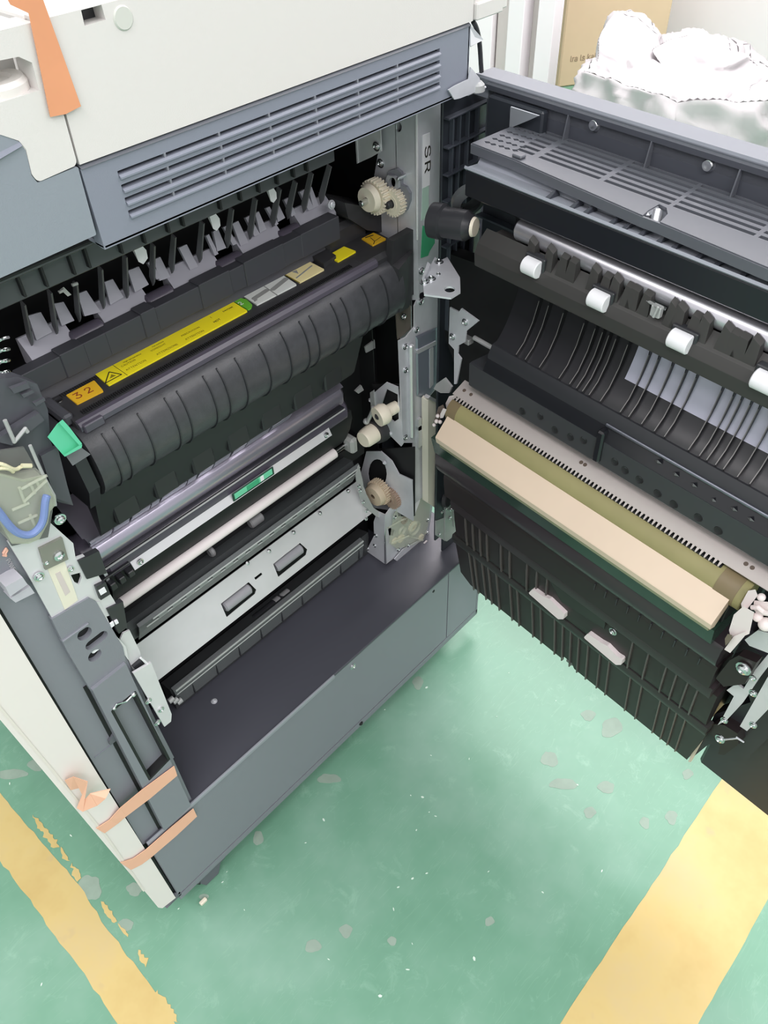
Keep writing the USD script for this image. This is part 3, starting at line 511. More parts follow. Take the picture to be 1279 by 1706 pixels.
for i in range(150):
    x = FX0 + 0.012 + i * 0.0024
    if x > FX1 - 0.05: break
    tx += [bx(x, x + 0.0011, 0.0815, 0.0875, ZR, zt_ + 0.0003, 0.0002), bx(x, x + 0.0011, 0.1185, 0.125, ZR, zt_ + 0.0004, 0.0002)]
part(fu, 'deck_ribbing', cat(tx), dark, kind='stuff')
part(fu, 'back_plate', cat([ext(Polygon([(0.126, ZR - 0.004), (0.1255, ZR + 0.005), (0.131, ZR + 0.017), (0.136, ZR + 0.017), (0.136, ZR - 0.004)]), FX0 - 0.006, FX1 - 0.06, 'x'), bx(FX0 - 0.006, FX0 + 0.004, 0.085, 0.126, ZR - 0.004, ZR + 0.008, 0.002)]), M('fuser_plate_grey', (78, 79, 85), 0.5))
part(fu, 'deck_block', cat([hull([(*A(px, py, z=zt_)[:2], zt_ + h) for px, py in ((512, 428), (535, 415), (560, 432), (540, 446)) for h in (-0.002, 0.005)]), bx(FX1 - 0.052, FX1 + 0.012, 0.074, 0.15, ZR - 0.035, zt_ - 0.0008, 0.005), bx(FX1 - 0.06, FX1 + 0.012, 0.126, 0.16, ZR - 0.03, ZR + 0.03, 0.006)]), blackm)
part(fu, 'end_block', cat([hull([(FX1 - 0.012, 0.055, ZR - 0.012), (FX1 + 0.022, 0.062, ZR - 0.004), (FX1 + 0.022, 0.15, ZR + 0.004), (FX1 - 0.012, 0.15, ZR + 0.004), (FX1 - 0.012, 0.055, ZR - 0.07), (FX1 + 0.022, 0.066, ZR - 0.08), (FX1 + 0.022, 0.15, ZR - 0.09), (FX1 - 0.012, 0.15, ZR - 0.09)])]), blackm)
part(fu, 'corner_block', hull([A(px, py, y=0.118) + np.array([0, d, 0]) for d in (0, 0.05) for px, py in ((574, 338), (640, 350), (690, 372), (690, 392), (612, 384), (580, 364))]), blackm)
part(fu, 'corner_block', hull([A(px, py, y=0.066) + np.array([0, d, 0]) for d in (0, 0.010) for px, py in ((655, 402), (693, 380), (696, 488), (666, 500), (652, 446))]), blackm)
part(fu, 'left_end_wall', cat([ext(Polygon([(0.062, ZR - 0.02), (0.09, ZR - 0.002), (0.13, ZR), (0.13, ZR - 0.09), (0.07, ZR - 0.09), (0.056, ZR - 0.06)]), FX0 - 0.02, FX0 - 0.008, 'x')]), black)
a_ = A(97, 668, z=zt_); part(fu, 'deck_screw', lathe((a_[0], a_[1], zt_), (0, 0, 1), [(0, 0), (0, 0.0042), (0.0012, 0.004), (0.0012, 0)], 14), bright)
def deck_label(name, px, mat, h=0.0006, lab=None):
    return part(fu, name, ext(Polygon(PZ(zt_ + 0.0006, px)).buffer(-0.001).buffer(0.001), zt_ - 0.001, zt_ + 0.0009 + h * 0.3, 'z'), mat, lab)
lb32 = deck_label('number_label', [(110, 659), (157, 634), (172, 651), (128, 673)], orangey, lab='small amber label with 32 handwritten in brown')
warn = deck_label('warning_label', [(156, 622), (386, 502), (412, 518), (181, 642)], yellow, lab='long yellow warning label with a triangle')
zl = zt_ + 0.0011
p0, p1, p2 = A(121, 664, z=zl), A(164, 642, z=zl), A(112, 656, z=zl)
R_, U_ = p1 - p0, np.array([-(p1 - p0)[1], (p1 - p0)[0], 0])
def on_label(name, text, h, px, mat, par):
    return part(par, name, letters(text, h, 0.0002, A(*px, z=zl), R_, U_), mat)
on_label('handwriting', '3', 0.0100, (127, 666), inkr, lb32); on_label('handwriting', '2', 0.0100, (145, 657), inkr, lb32)
tri = Polygon(PZ(zl, [(176, 638), (182, 620), (202, 624)]))
part(warn, 'warning_triangle', ext(tri.buffer(0.0007).difference(tri.buffer(-0.0003)), zl - 0.0002, zl + 0.0002, 'z'), ink)
part(warn, 'warning_mark', ext(tri.buffer(-0.0028), zl - 0.0002, zl + 0.0001, 'z'), inky)
part(warn, 'label_rule', ext(LineString(PZ(zl, [(186, 607), (212, 625)])).buffer(0.0002), zl - 0.0002, zl + 0.0002, 'z'), ink)
for px, t, h in (((203, 612), 'CAUTION', 0.0030), ((211, 618), 'ATTENTION', 0.0034), ((206, 605), 'High temperature', 0.0022), ((252, 586), 'VORSICHT', 0.0030), ((262, 592), 'ATTENZIONE', 0.0034), ((254, 579), 'Hot surface', 0.0022), ((303, 561), 'PRECAUCION', 0.0030), ((310, 567), 'ATTENTION', 0.0034), ((352, 530), '注意', 0.0036), ((357, 538), '高温', 0.0036), ((372, 520), 'CAUTION', 0.0024)):
    if not t.isascii(): t = 'HOT' if t == '高温' else '!'
    on_label('label_text', t, h * 0.85, px, inky if px[0] < 345 else ink, warn)
for i, px in enumerate(([(386, 500), (395, 494), (413, 500), (422, 511), (413, 517)],)):
    gm = M('label_green', (110, 190, 60), 0.5)
    gl = deck_label('green_mark', [(387, 501), (396, 496), (410, 499), (420, 508), (418, 513), (413, 516)], gm)
    on_label('mark_digit', '2', 0.0065, (400, 509), wlabel, gl)
gr = deck_label('picture_label', [(404, 493), (470, 458), (494, 474), (428, 508)], M('pale_grey_label', (222, 226, 222), 0.5))
part(gr, 'picture', cat([ext(LineString(PZ(zl, [(424, 497), (444, 484)])).buffer(0.0032), zl - 0.0002, zl + 0.0002, 'z'), ext(LineString(PZ(zl, [(455, 482), (476, 465)])).buffer(0.0032), zl - 0.0002, zl + 0.0002, 'z'), ext(LineString(PZ(zl, [(437, 475), (462, 492)])).buffer(0.0006), zl - 0.0002, zl + 0.0002, 'z'), ext(Polygon(PZ(zl, [(421, 497), (426, 494), (429, 500), (424, 503)])), zl - 0.0002, zl + 0.0003, 'z')]), inkg)
lt = deck_label('instruction_label', [(471, 455), (511, 434), (540, 449), (499, 471)], lightc)
part(lt, 'label_edge', ext(LineString(PZ(zl, [(471, 456), (499, 471)])).buffer(0.0004), zl - 0.0002, zl + 0.0002, 'z'), inky)
part(lt, 'picture', cat([ext(LineString(PZ(zl, [(494, 463), (519, 443)])).buffer(0.0010), zl - 0.0002, zl + 0.0002, 'z'), ext(Polygon(PZ(zl, [(486, 453), (494, 450), (497, 456)])), zl - 0.0002, zl + 0.0001, 'z')]), inkg)
deck_label('blank_label', [(544, 427), (573, 411), (593, 419), (563, 436)], yellow, lab='plain bright yellow label')
ab = deck_label('arrow_label', [(602, 398), (622, 388), (643, 398), (621, 409)], orangey, lab='amber arrow label at the rear end')
part(ab, 'arrow_print', cat([ext(LineString(PZ(zl, [(609, 396), (621, 392)])).buffer(0.0008), zl - 0.0002, zl + 0.0002, 'z'), ext(LineString(PZ(zl, [(617, 396), (624, 402), (622, 407)])).buffer(0.0004), zl - 0.0002, zl + 0.0002, 'z'), ext(LineString(PZ(zl, [(624, 402), (634, 395)])).buffer(0.0003), zl - 0.0002, zl + 0.0002, 'z')]), ink)
# green release latch of the fuser
Lx = A(100, 730, y=0.03)[0]
gpts = lambda y, pts: [A(*p, y=y) for p in pts]
lat = part(fu, 'release_latch', cat([hull(gpts(-0.004, [(79, 728), (95, 706), (104, 699), (112, 712), (136, 738), (134, 746), (108, 761), (105, 758)]) + gpts(0.008, [(79, 728), (95, 706), (104, 699), (136, 738), (108, 761)])), hull(gpts(-0.008, [(98, 704), (104, 699), (116, 712), (137, 740), (132, 742), (110, 714)]) + gpts(0.002, [(98, 704), (104, 699), (116, 712), (137, 740), (132, 742), (110, 714)])), hull(gpts(-0.008, [(106, 758), (132, 742), (137, 741), (136, 746), (108, 761)]) + gpts(0.002, [(106, 758), (132, 742), (137, 741), (136, 746), (108, 761)]))]), greenp, 'mint green release latch')
part(fu, 'latch_arm', hull(gpts(0.0, [(110, 760), (136, 746), (151, 757), (121, 776)]) + gpts(0.008, [(110, 760), (136, 746), (151, 757), (121, 776)])), M('arm_grey', (110, 111, 116), 0.5))
part(fu, 'lower_shroud', cat([ext(Polygon([(0.072, ZR - 0.082), (0.10, ZR - 0.088), (0.10, ZR - 0.158), (0.094, ZR - 0.150)]), FX0 - 0.012, FX1 - 0.06, 'x')] + [bx(x, x + 0.03, 0.084, 0.1, ZR - 0.145, ZR - 0.108, 0.002) for x in np.linspace(FX0 + 0.005, FX1 - 0.12, 7)]), M('shroud_black', (44, 46, 48), 0.55))

# ================================================================== paper path of the copier
bz0, by = A(140, 897, y=0.10), 0.10
def rline(p, q, y):
    a, b = A(*p, y=y), A(*q, y=y); z = (a[2] + b[2]) / 2; return a[0], b[0], z
x0, x1, z = rline((140, 902), (566, 672), 0.118)
part(cop, 'transfer_belt', cat([rod((x0, 0.125, z - 0.002), (x1, 0.125, z - 0.002), 0.021, 40), hull([(x0, 0.108, z + 0.012), (x1, 0.108, z + 0.012), (x0, 0.16, z + 0.05), (x1, 0.16, z + 0.05), (x0, 0.125, z + 0.019), (x1, 0.125, z + 0.019)])]), belt, 'shiny dark transfer belt')
teeth = []
for k, (u0, u1) in enumerate([(0, .07), (.078, .13), (.137, .20), (.206, .235), (.241, .33), (.337, .37), (.377, .43), (.438, .5), (.507, .56), (.567, .66), (.667, .75)]):
    teeth.append(hull([(x0 + u * (x1 - x0), yy, zz) for u in (u0, u1) for yy, zz in ((0.1085, z + 0.017), (0.1105, z + 0.0185), (0.1, z + 0.029 + 0.002 * (k % 2)), (0.102, z + 0.0305 + 0.002 * (k % 2)))]))
for k, t_ in enumerate(teeth): part(cop, 'belt_guide_tab', t_, M('tab_steel', (150, 150, 162), 0.35, 0.6) if k == 0 else UsdShade.Material.Get(stage, '/World/Looks/tab_steel'))
part(cop, 'belt_end_cap', lathe((x0 - 0.016, 0.125, z - 0.002), (1, 0, 0), [(0, 0.012), (0, 0.024), (0.005, 0.026), (0.018, 0.0235), (0.018, 0.012)], 28), rollerd)
xa, xb, zz = rline((155, 925), (575, 690), 0.096)
part(cop, 'belt_blade', bx(xa, xb, 0.097, 0.120, zz - 0.010, zz - 0.007, 0.0006), gloss)
part(cop, 'belt_blade_edge', rod((xa, 0.096, zz - 0.010), (xb, 0.096, zz - 0.010), 0.0011, 8), metald)
x0, x1, z = rline((172, 942), (583, 692), 0.105)
tr_ = part(cop, 'tension_roller', rod((x0, 0.125, z - 0.004), (x1, 0.125, z - 0.004), 0.0215, 36), rollerd)
part(tr_, 'roller_collar', lathe((x0 - 0.004, 0.125, z - 0.004), (1, 0, 0), [(0, 0.006), (0, 0.0225), (0.004, 0.0225), (0.004, 0.006)], 28), metal)
x0, x1, z = rline((222, 945), (551, 718), 0.100)
barx = part(cop, 'cleaning_bar', cat([ext(Polygon([(0.0985, z - 0.0055), (0.1045, z + 0.0065), (0.1065, z + 0.0055), (0.1005, z - 0.0065)]), x0, x1, 'x')]), M('bar_white_steel', (222, 222, 226), 0.35, 0.3), 'long pale steel bar')
for px, py in ((233, 933), (543, 721)):
    a_ = A(px, py, y=0.0995); part(barx, 'bar_screw', screw((a_[0], 0.0995, z), (0, -1, 0), 0.0030), bright)
a0, a1 = A(386, 822, y=0.0985), A(455, 778, y=0.0985)
part(barx, 'sticker_frame', bx(a0[0], a1[0], 0.0982, 0.1, z - 0.0045, z + 0.0085, 0.0016), M('sticker_dark_green', (20, 62, 50), 0.4))
part(barx, 'green_sticker', bx(a0[0] + 0.0025, a1[0] - 0.003, 0.0976, 0.0985, z - 0.0015, z + 0.0072, 0.0003), M('sticker_green', (110, 205, 165), 0.5), 'green sticker')
part(barx, 'sticker_block', bx(a0[0] + 0.022, a0[0] + 0.042, 0.0973, 0.098, z - 0.0012, z + 0.0070, 0.0002), greens)
part(barx, 'sticker_pale', bx(a0[0] + 0.0445, a0[0] + 0.050, 0.0973, 0.098, z - 0.0012, z + 0.0070, 0.0002), wlabel)
part(cop, 'cleaning_plate', ext(Polygon([(0.1045, z - 0.006), (0.106, z + 0.006), (0.16, z + 0.016), (0.16, z - 0.07), (0.125, z - 0.06), (0.111, z - 0.03)]), x0 - 0.03, x1 + 0.045, 'x'), dark)
part(cop, 'bar_hooks', cat([bx(x0 - 0.034 + 0.012 * k, x0 - 0.026 + 0.012 * k, 0.096, 0.11, z - 0.012 + 0.001 * k, z - 0.001, 0.001) for k in range(3)] + [bx(x0 - 0.04, x0 - 0.002, 0.1, 0.112, z + 0.0065, z + 0.009, 0.0005)]), black)
# white registration roller
x0, x1, z = rline((205, 1010), (563, 758), 0.115)
rr = part(cop, 'registration_roller', rod((x0, 0.122, z), (x1 - 0.0, 0.122, z), 0.0078, 24, 0.0012), rose, 'long white roller')
part(rr, 'roller_shaft', cat([rod((x0 - 0.012, 0.122, z), (x0 + 0.002, 0.122, z), 0.0040, 16), rod((x1, 0.122, z), (x1 + 0.028, 0.122, z), 0.0036, 16)]), bright)
part(rr, 'roller_bushing', cat([bx(x1 + 0.022, x1 + 0.036, 0.108, 0.13, z - 0.014, z + 0.014, 0.005)]), M('grey_bushing', (156, 158, 156), 0.5))
part(cop, 'registration_bed', bx(0.12, 0.56, 0.13, 0.20, z - 0.05, z - 0.018), dark)
rgm = M('roller_grey', (120, 120, 122), 0.5)
for t_, w_ in ((0.36, 0.02), (0.55, 0.06)): part(cop, 'counter_roller', rod((x0 + t_ * (x1 - x0), 0.122, z - 0.02), (x0 + (t_ + w_) * (x1 - x0), 0.122, z - 0.02), 0.0075, 18), rgm)
# upper clear guide
x0, x1, zg = rline((219, 1030), (590, 772), 0.108)
gu = part(cop, 'upper_clear_guide', ext(sheet([(0.100, zg), (0.097, zg - 0.004), (0.104, zg - 0.022), (0.116, zg - 0.046)], 0.0016), x0, x1, 'x'), smoke, 'smoky clear plastic sheet guide')
part(gu, 'guide_rail', cat([rod((x0 + 0.02, 0.0965, zg - 0.006), (x1, 0.0965, zg - 0.006), 0.0012, 8), rod((x0 + 0.01, 0.099, zg - 0.0145), (x1, 0.099, zg - 0.0145), 0.0010, 8)]), M('guide_highlight', (176, 182, 180), 0.3))
for k in range(16):
    x = x0 + 0.028 + k * 0.0212
    if x < x1 - 0.02: part(gu, 'guide_cell', bx(x, x + 0.0135, 0.0972, 0.0985, zg - 0.0135, zg - 0.0068, 0.0004), M('cell_grey', (134, 138, 138), 0.4) if k == 0 else UsdShade.Material.Get(stage, '/World/Looks/cell_grey'))
part(cop, 'guide_backing', ext(Polygon([(0.112, zg - 0.002), (0.107, zg - 0.014), (0.119, zg - 0.046), (0.15, zg - 0.05), (0.15, zg - 0.01)]), x0 - 0.01, x1 + 0.0, 'x'), M('guide_charcoal', (60, 63, 65), 0.5))
# light steel plate with roller windows
y_ = 0.105
x0, x1, z0 = rline((228, 1068), (598, 803), 0.122)
_, _, z1 = rline((243, 1092), (608, 828), 0.112)
X0, X1, z2 = rline((254, 1128), (624, 862), 0.098)
fa = [(0.122, z0), (0.112, z1), (0.098, z2)]
dv = np.array([fa[2][0] - fa[1][0], fa[2][1] - fa[1][1]]); L_ = np.linalg.norm(dv); dv = dv / L_; nv = np.array([-dv[1], dv[0]])
if nv[0] > 0: nv = -nv
xm0, xm1 = A(243, 1110, y=0.105)[0], A(616, 846, y=0.105)[0]
# windows in (x, s) coordinates along the face
def on_face(px, py):
    r_ = RC.T @ np.array([(px - CX) / FPX, (py - CY) / FPX, 1.0]); nn = np.array([0, nv[0], nv[1]]); q0 = np.array([0, *fa[1]])
    p = CAM + r_ * (nn @ (q0 - CAM)) / (nn @ r_); return p[0], (p[1:] - fa[1]) @ dv
wins = [Polygon([on_face(*p) for p in q]) for q in ([(369, 1006), (414, 971), (426, 983), (424, 989), (378, 1027)], [(456, 940), (499, 905), (511, 916), (509, 924), (464, 960)], [(419, 953), (428, 945), (436, 957), (426, 965)])]
facep = Polygon([(xm0, 0), (xm1, 0), (xm1, L_), (xm0, L_)])
for w_ in wins: facep = facep.difference(w_.buffer(0.0008))
t_ = trimesh.creation.extrude_polygon(facep, 0.0012, engine='earcut'); v = t_.vertices
t_.vertices = np.c_[v[:, 0], fa[1][0] + v[:, 1] * dv[0] - v[:, 2] * nv[0], fa[1][1] + v[:, 1] * dv[1] - v[:, 2] * nv[1]]
fp = part(cop, 'feed_plate', cat([fixw(t_), ext(sheet(fa[:2], 0.0012), xm0, xm1, 'x')]), plate, 'long pale steel feed plate with windows')
for w_ in wins[:2]:
    xa_, sa, xb_, sb = w_.bounds; c_ = (sa + sb) / 2
    yc, zc = fa[1][0] + c_ * dv[0] - nv[0] * 0.007, fa[1][1] + c_ * dv[1] - nv[1] * 0.007
    part(fp, 'feed_roller', rod((xa_ + 0.004, yc, zc), (xb_ - 0.004, yc, zc), min(0.0085, (sb - sa) * 0.40), 20), M('feed_grey', (156, 156, 162), 0.5) if w_ is wins[0] else UsdShade.Material.Get(stage, '/World/Looks/feed_grey'))
part(cop, 'feed_backing', cat([ext(Polygon([(0.130, z1 + 0.002), (0.116, z2), (0.17, z2), (0.17, z1)]), xm0 - 0.005, xm1 + 0.01, 'x')]), dark)
for px, py in ((412, 938), (448, 918), (489, 887), (533, 855), (580, 818)):
    a_ = A(px, py, y=0.1165); part(fp, 'plate_screw', screw((a_[0], 0.1165, a_[2]), (0, -1, 0.5), 0.0022), bright)
# dark gap with feed rollers and lower clear guide
gx0, gx1, gz = rline((300, 1120), (610, 895), 0.135)
part(cop, 'lower_feed_shaft', cat([rod((A(420, 1020, y=0.135)[0], 0.135, gz), (A(458, 992, y=0.135)[0], 0.135, gz), 0.008, 18)]), black)
part(cop, 'lower_feed_roller', cat([rod((A(453, 990, y=0.135)[0], 0.135, gz), (A(464, 983, y=0.135)[0], 0.135, gz), 0.0085, 20), rod((A(466, 982, y=0.135)[0], 0.135, gz), (A(480, 972, y=0.135)[0], 0.135, gz), 0.0085, 20), rod((A(412, 1014, y=0.13)[0], 0.13, gz), (A(424, 1006, y=0.13)[0], 0.13, gz), 0.005, 16)]), M('lower_roller_grey', (158, 158, 160), 0.5))
part(cop, 'gap_liner', bx(0.12, 0.58, 0.155, 0.165, 0.255, gz + 0.05), dark)
x0, x1, zl_ = rline((286, 1150), (618, 892), 0.118)
gl_ = part(cop, 'lower_clear_guide', ext(sheet([(0.124, zl_ + 0.0015), (0.119, zl_), (0.117, zl_ - 0.006), (0.122, zl_ - 0.042)], 0.0016), x0 + 0.002, x1 - 0.02, 'x'), smoke, 'lower smoky clear sheet guide')
part(gl_, 'guide_rail', cat([rod((x0 + 0.004, 0.1165, zl_ - 0.001), (x1 - 0.02, 0.1165, zl_ - 0.001), 0.0016, 8), rod((x0 + 0.004, 0.1165, zl_ - 0.010), (x1 - 0.02, 0.1165, zl_ - 0.010), 0.0010, 8)]), UsdShade.Material.Get(stage, '/World/Looks/guide_highlight'))
part(cop, 'lower_guide_block', ext(Polygon([(0.125, zl_ - 0.002), (0.124, zl_ - 0.014), (0.129, ZS + 0.003), (0.15, ZS + 0.003), (0.15, zl_ - 0.01)]), x0, x1, 'x'), M('lower_guide_charcoal', (62, 64, 66), 0.5))
for k in range(9):
    x = x0 + 0.03 + k * 0.043
    if x < x1 - 0.02: part(gl_, 'guide_web', bx(x, x + 0.0016, 0.1175, 0.126, zl_ - 0.040, zl_ - 0.012, 0.0003), black)
part(cop, 'guide_hinge', cat([cyl((x0 - 0.012 + 0.005 * k, 0.112, zl_ - 0.004 - 0.008 * k), (x0 - 0.004 + 0.005 * k, 0.112, zl_ - 0.004 - 0.008 * k), 0.0042, 12) for k in range(3)]), metald)
# ------------------------------------------------------------------ rear steel column with gears
YC = 0.060
xu = A(694, 300, y=YC)[0]
def dsk(ax, v, px, py, rx, ry): 
    c = A(px, py, **{ax: v}); i = {'x': (1, 2), 'y': (0, 2), 'z': (0, 1)}[ax]
    e = np.array([A(px + rx, py, **{ax: v})[list(i)] - c[list(i)], A(px, py + ry, **{ax: v})[list(i)] - c[list(i)]])
    return Polygon([tuple(c[list(i)] + e[0] * math.cos(t) + e[1] * math.sin(t)) for t in np.linspace(0, 2 * math.pi, 20, endpoint=False)])
col = part(cop, 'rear_column', cat([
    tilt_y(YC, [(692, 150), (748, 150), (746, 300), (742, 370), (750, 420), (756, 470), (745, 500), (722, 484), (700, 500), (697, 490), (695, 400)], 0.0016, [dsk('y', YC, 747, 405, 2, 5)]),
    plx(xu, [(637, 192), (653, 202), (692, 186), (697, 500), (660, 500), (610, 420), (606, 320), (622, 300), (632, 240)], 0.0016, [dsk('x', xu, 664, 212, 5, 8), dsk('x', xu, 653, 304, 7, 10)]),
    bx(xu, xu + 0.06, YC + 0.03, YC + 0.032, 0.5, 0.99)]), metal, 'galvanised steel column')
part(col, 'column_edge', rod((xu + 0.0004, YC, A(694, 400, y=YC)[2]), (xu + 0.0004, YC, 0.985), 0.0016, 10), plate)
part(cop, 'column_backing', cat([bx(xu + 0.003, xu + 0.05, YC + 0.006, YC + 0.012, 0.5, 0.985), plx(xu + 0.012, [(630, 170), (700, 150), (700, 330), (630, 330)], 0.003)]), dark)
part(col, 'cover_plate', cat([plx(xu - 0.012, [(590, 208), (632, 188), (635, 252), (618, 262), (594, 273)], 0.0015), plx(xu - 0.0135, [(590, 208), (592, 207), (596, 272), (594, 273)], 0.003)]), plate)
a_ = A(627, 244, x=xu - 0.013); part(col, 'column_screw', screw(a_, (-1, 0, 0), 0.004), bright)
for px, py, r_ in ((634, 272, 0.004), (662, 287, 0.0028), (676, 322, 0.0045)):
    a_ = A(px, py, x=xu); part(col, 'column_screw', screw(a_, (-1, 0, 0), r_), bright)
a_ = A(675, 292, x=xu); part(col, 'column_pin', rod(a_, a_ + np.array([-0.014, 0, 0]), 0.0020, 10), bright)
part(col, 'bearing_bracket', plx(xu - 0.004, [(641, 300), (646, 285), (660, 281), (668, 288), (668, 308), (676, 312), (682, 322), (682, 335), (676, 352), (640, 350)], 0.004, [dsk('x', xu - 0.004, 652, 304, 6, 10)]), M('grey_bracket', (128, 130, 138), 0.5))
part(col, 'bearing_collar', plx(xu - 0.008, [(641, 302), (645, 292), (655, 294), (663, 302), (663, 314), (655, 321), (643, 314)], 0.005, [dsk('x', xu - 0.008, 653, 305, 6, 9)]), M('collar_grey', (160, 162, 168), 0.5))
a_ = A(620, 330, x=xu - 0.024); part(col, 'gear', gear(a_, (1, 0, 0), 0.0205, 0.013, 26), ivory); part(col, 'gear_pulley', lathe(a_ + np.array([-0.010, 0, 0.001]), (1, 0, 0), [(0, 0.003), (0, 0.014), (0.006, 0.0165), (0.0075, 0.0165), (0.0085, 0.012), (0.010, 0.012)], 28), ivory)
part(col, 'gear_shaft', rod(a_ + np.array([-0.020, 0, 0]), a_ + np.array([0.02, 0, 0]), 0.0036, 14), bright)
a_ = A(651, 339, x=xu - 0.014); part(col, 'gear', gear(a_, (1, 0, 0), 0.0165, 0.010, 24, 0.34), ivory)
part(col, 'gear_shaft', rod(a_ + np.array([-0.008, 0, 0]), a_ + np.array([0.012, 0, 0]), 0.0046, 14), black)
# printed slip and green tape on the column
lp = [(704, 226), (716, 221), (716, 308), (704, 314)]
sl_ = part(col, 'paper_slip', tilt_y(YC - 0.0008, lp, 0.0006), wlabel, 'white paper slip lettered SR')
x_a, x_b = A(705, 270, y=YC)[0], A(716, 270, y=YC)[0]
for ch_, py in (('S', 246), ('R', 271)):
    o = A(712.5, py - 5, y=YC - 0.0009)
    lt_ = letters(ch_, 0.0100, 0.0003, (0, YC - 0.0008, 0), (0, 0, -1), (1, 0, 0)); lt_.vertices = lt_.vertices * [1, 1, 1.7] + [x_a + 0.0016, 0, o[2]]; part(sl_, 'slip_letter', lt_, ink)
part(col, 'clear_tape', tilt_y(YC - 0.0006, [(704, 312), (714, 308), (714, 360), (702, 368)], 0.0005), M('pale_green_tape', (178, 205, 192), 0.3))
part(col, 'green_tape', tilt_y(YC - 0.0006, [(704, 376), (724, 380), (724, 405), (716, 418), (713, 426), (701, 430)], 0.0005), M('column_green', (62, 158, 114), 0.4), 'green tape')
# black hinge damper
h0, h1 = A(716, 366, y=0.005), A(788, 378, y=-0.045)
part(cop, 'hinge_damper', cat([lathe(h0, h1 - h0, [(0, 0), (0, 0.013), (0.003, 0.0185), (0.016, 0.019), (0.018, 0.016), (0.044, 0.016), (0.05, 0.012), (np.linalg.norm(h1 - h0), 0.010), (np.linalg.norm(h1 - h0), 0)], 28), bx(h0[0] + 0.016, h0[0] + 0.038, -0.016, 0.0, h0[2] - 0.014, h0[2] + 0.006, 0.003)]), black)
part(cop, 'damper_cap', lathe(h1, h1 - h0, [(-0.004, 0), (-0.004, 0.009), (0.0, 0.0105), (0.003, 0.0095), (0.003, 0)], 24), ivory)
# hinge plate, horizontal
zh = 0.83
hp = plz(zh, [(718, 440), (724, 428), (733, 434), (745, 428), (766, 462), (767, 486), (751, 496), (706, 490), (704, 466), (716, 442)], 0.0022, [dsk('z', zh, 749, 482, 9, 5)])
hq = part(cop, 'hinge_plate', cat([hp, plz(zh + 0.006, [(712, 436), (717, 440), (706, 464), (703, 463)], 0.008)]), metal)
for px, py in ((731, 437), (718, 465), (730, 457), (707, 470)):
    a_ = A(px, py, z=zh); part(hq, 'plate_screw', screw(a_, (0, 0, 1), 0.004 if px != 730 else 0.002), bright)
for px, py in ((701, 451), (700, 502)):
    a_ = A(px, py, y=YC); part(col, 'column_screw', screw(a_ - np.array([0, 0.001, 0]), (0, -1, 0), 0.0034), bright)
# lower column
xl = A(668, 640, y=YC)[0]
low = part(cop, 'lower_column', cat([
    tilt_y(YC, [(664, 568), (676, 562), (690, 545), (690, 510), (700, 488), (735, 478), (738, 500), (728, 560), (733, 640), (716, 660), (714, 690), (714, 816), (704, 828), (690, 840), (688, 820), (688, 738), (671, 738)], 0.0018),
    plx(xl, [(622, 655), (643, 637), (662, 645), (672, 738), (668, 744), (646, 722), (626, 714), (622, 690)], 0.002, [Polygon(PX(xl, [(644, 648), (662, 657), (664, 698), (656, 703), (640, 690), (634, 678)]))]),
    plx(xl + 0.004, [(610, 752), (634, 752), (652, 768), (664, 790), (686, 800), (688, 868), (660, 852), (622, 846), (598, 800)], 0.002, [dsk('x', xl + 0.004, 628, 790, 16, 24)])]), metal, 'folded steel column around the drive gears')
zz0, zz1 = A(683, 572, y=YC)[2], A(683, 728, y=YC)[2]
part(low, 'folded_edge', bx(A(680, 640, y=YC)[0], A(686, 640, y=YC)[0], YC - 0.006, YC, zz1, zz0, 0.002), M('edge_steel', (214, 216, 218), 0.35, 0.5))
part(low, 'pressed_panel', hull([(*p,) for q in ([(692, 560), (728, 545), (730, 640), (712, 665), (694, 660)],) for p in [tuple(A(*w, y=YC - 0.001)) for w in q]] + [tuple(A(*w, y=YC - 0.003)) for w in [(696, 566), (724, 552), (726, 636), (711, 658), (697, 654)]]), M('blue_grey_steel', (150, 156, 170), 0.35, 0.6))
for p in ([(694, 584), (726, 568), (727, 574), (696, 590)], [(716, 582), (722, 578), (722, 640), (716, 648)], [(697, 700), (702, 696), (702, 716), (697, 718)], [(697, 712), (703, 708), (703, 742), (697, 748)]):
    g_ = Polygon(PY(YC - 0.004, p)).buffer(-0.0006).buffer(0.0006); part(low, 'pressed_rib', ext(g_, YC - 0.004, YC + 0.001, 'y'), UsdShade.Material.Get(stage, '/World/Looks/edge_steel'))
part(low, 'dark_opening', cat([plx(xl + 0.006, [(620, 640), (672, 640), (672, 720), (630, 715)], 0.002), plx(xl + 0.012, [(600, 750), (690, 745), (690, 860), (600, 860)], 0.002)]), dark)
part(low, 'side_flange', cat([tilt_y(YC + 0.004, [(660, 520), (684, 508), (684, 548), (663, 566)], 0.002)]), M('bronze_steel', (120, 114, 104), 0.4, 0.5))
for px, py in ((671, 527), (674, 577), (675, 616), (674, 728), (683, 806), (683, 838), (720, 668), (693, 549)):
    a_ = A(px, py, y=YC); part(low, 'column_screw', screw(a_ - np.array([0, 0.001, 0]), (0, -1, 0), 0.0032), bright)
for px, py in ((617, 667), (650, 722), (640, 771)):
    a_ = A(px, py, x=xl); part(low, 'column_screw', screw(a_, (-1, 0, 0), 0.0026), metal)
a_ = A(648, 684, x=xl - 0.01); b_ = A(628, 695, x=xl - 0.03)
wg = part(low, 'coupling', cat([lathe(b_, a_ - b_, [(0, 0.004), (0, 0.0145), (0.010, 0.0155), (0.016, 0.0135), (0.018, 0.009), (0.034, 0.0085), (0.036, 0.006)], 28), rod(a_, a_ + (a_ - b_) * 0.5, 0.009, 20)]), ivory, 'white drive coupling')
part(wg, 'coupling_core', rod(b_ - np.array([0.001, 0, 0]), b_ + np.array([0.006, 0, 0]), 0.0048, 16), black)
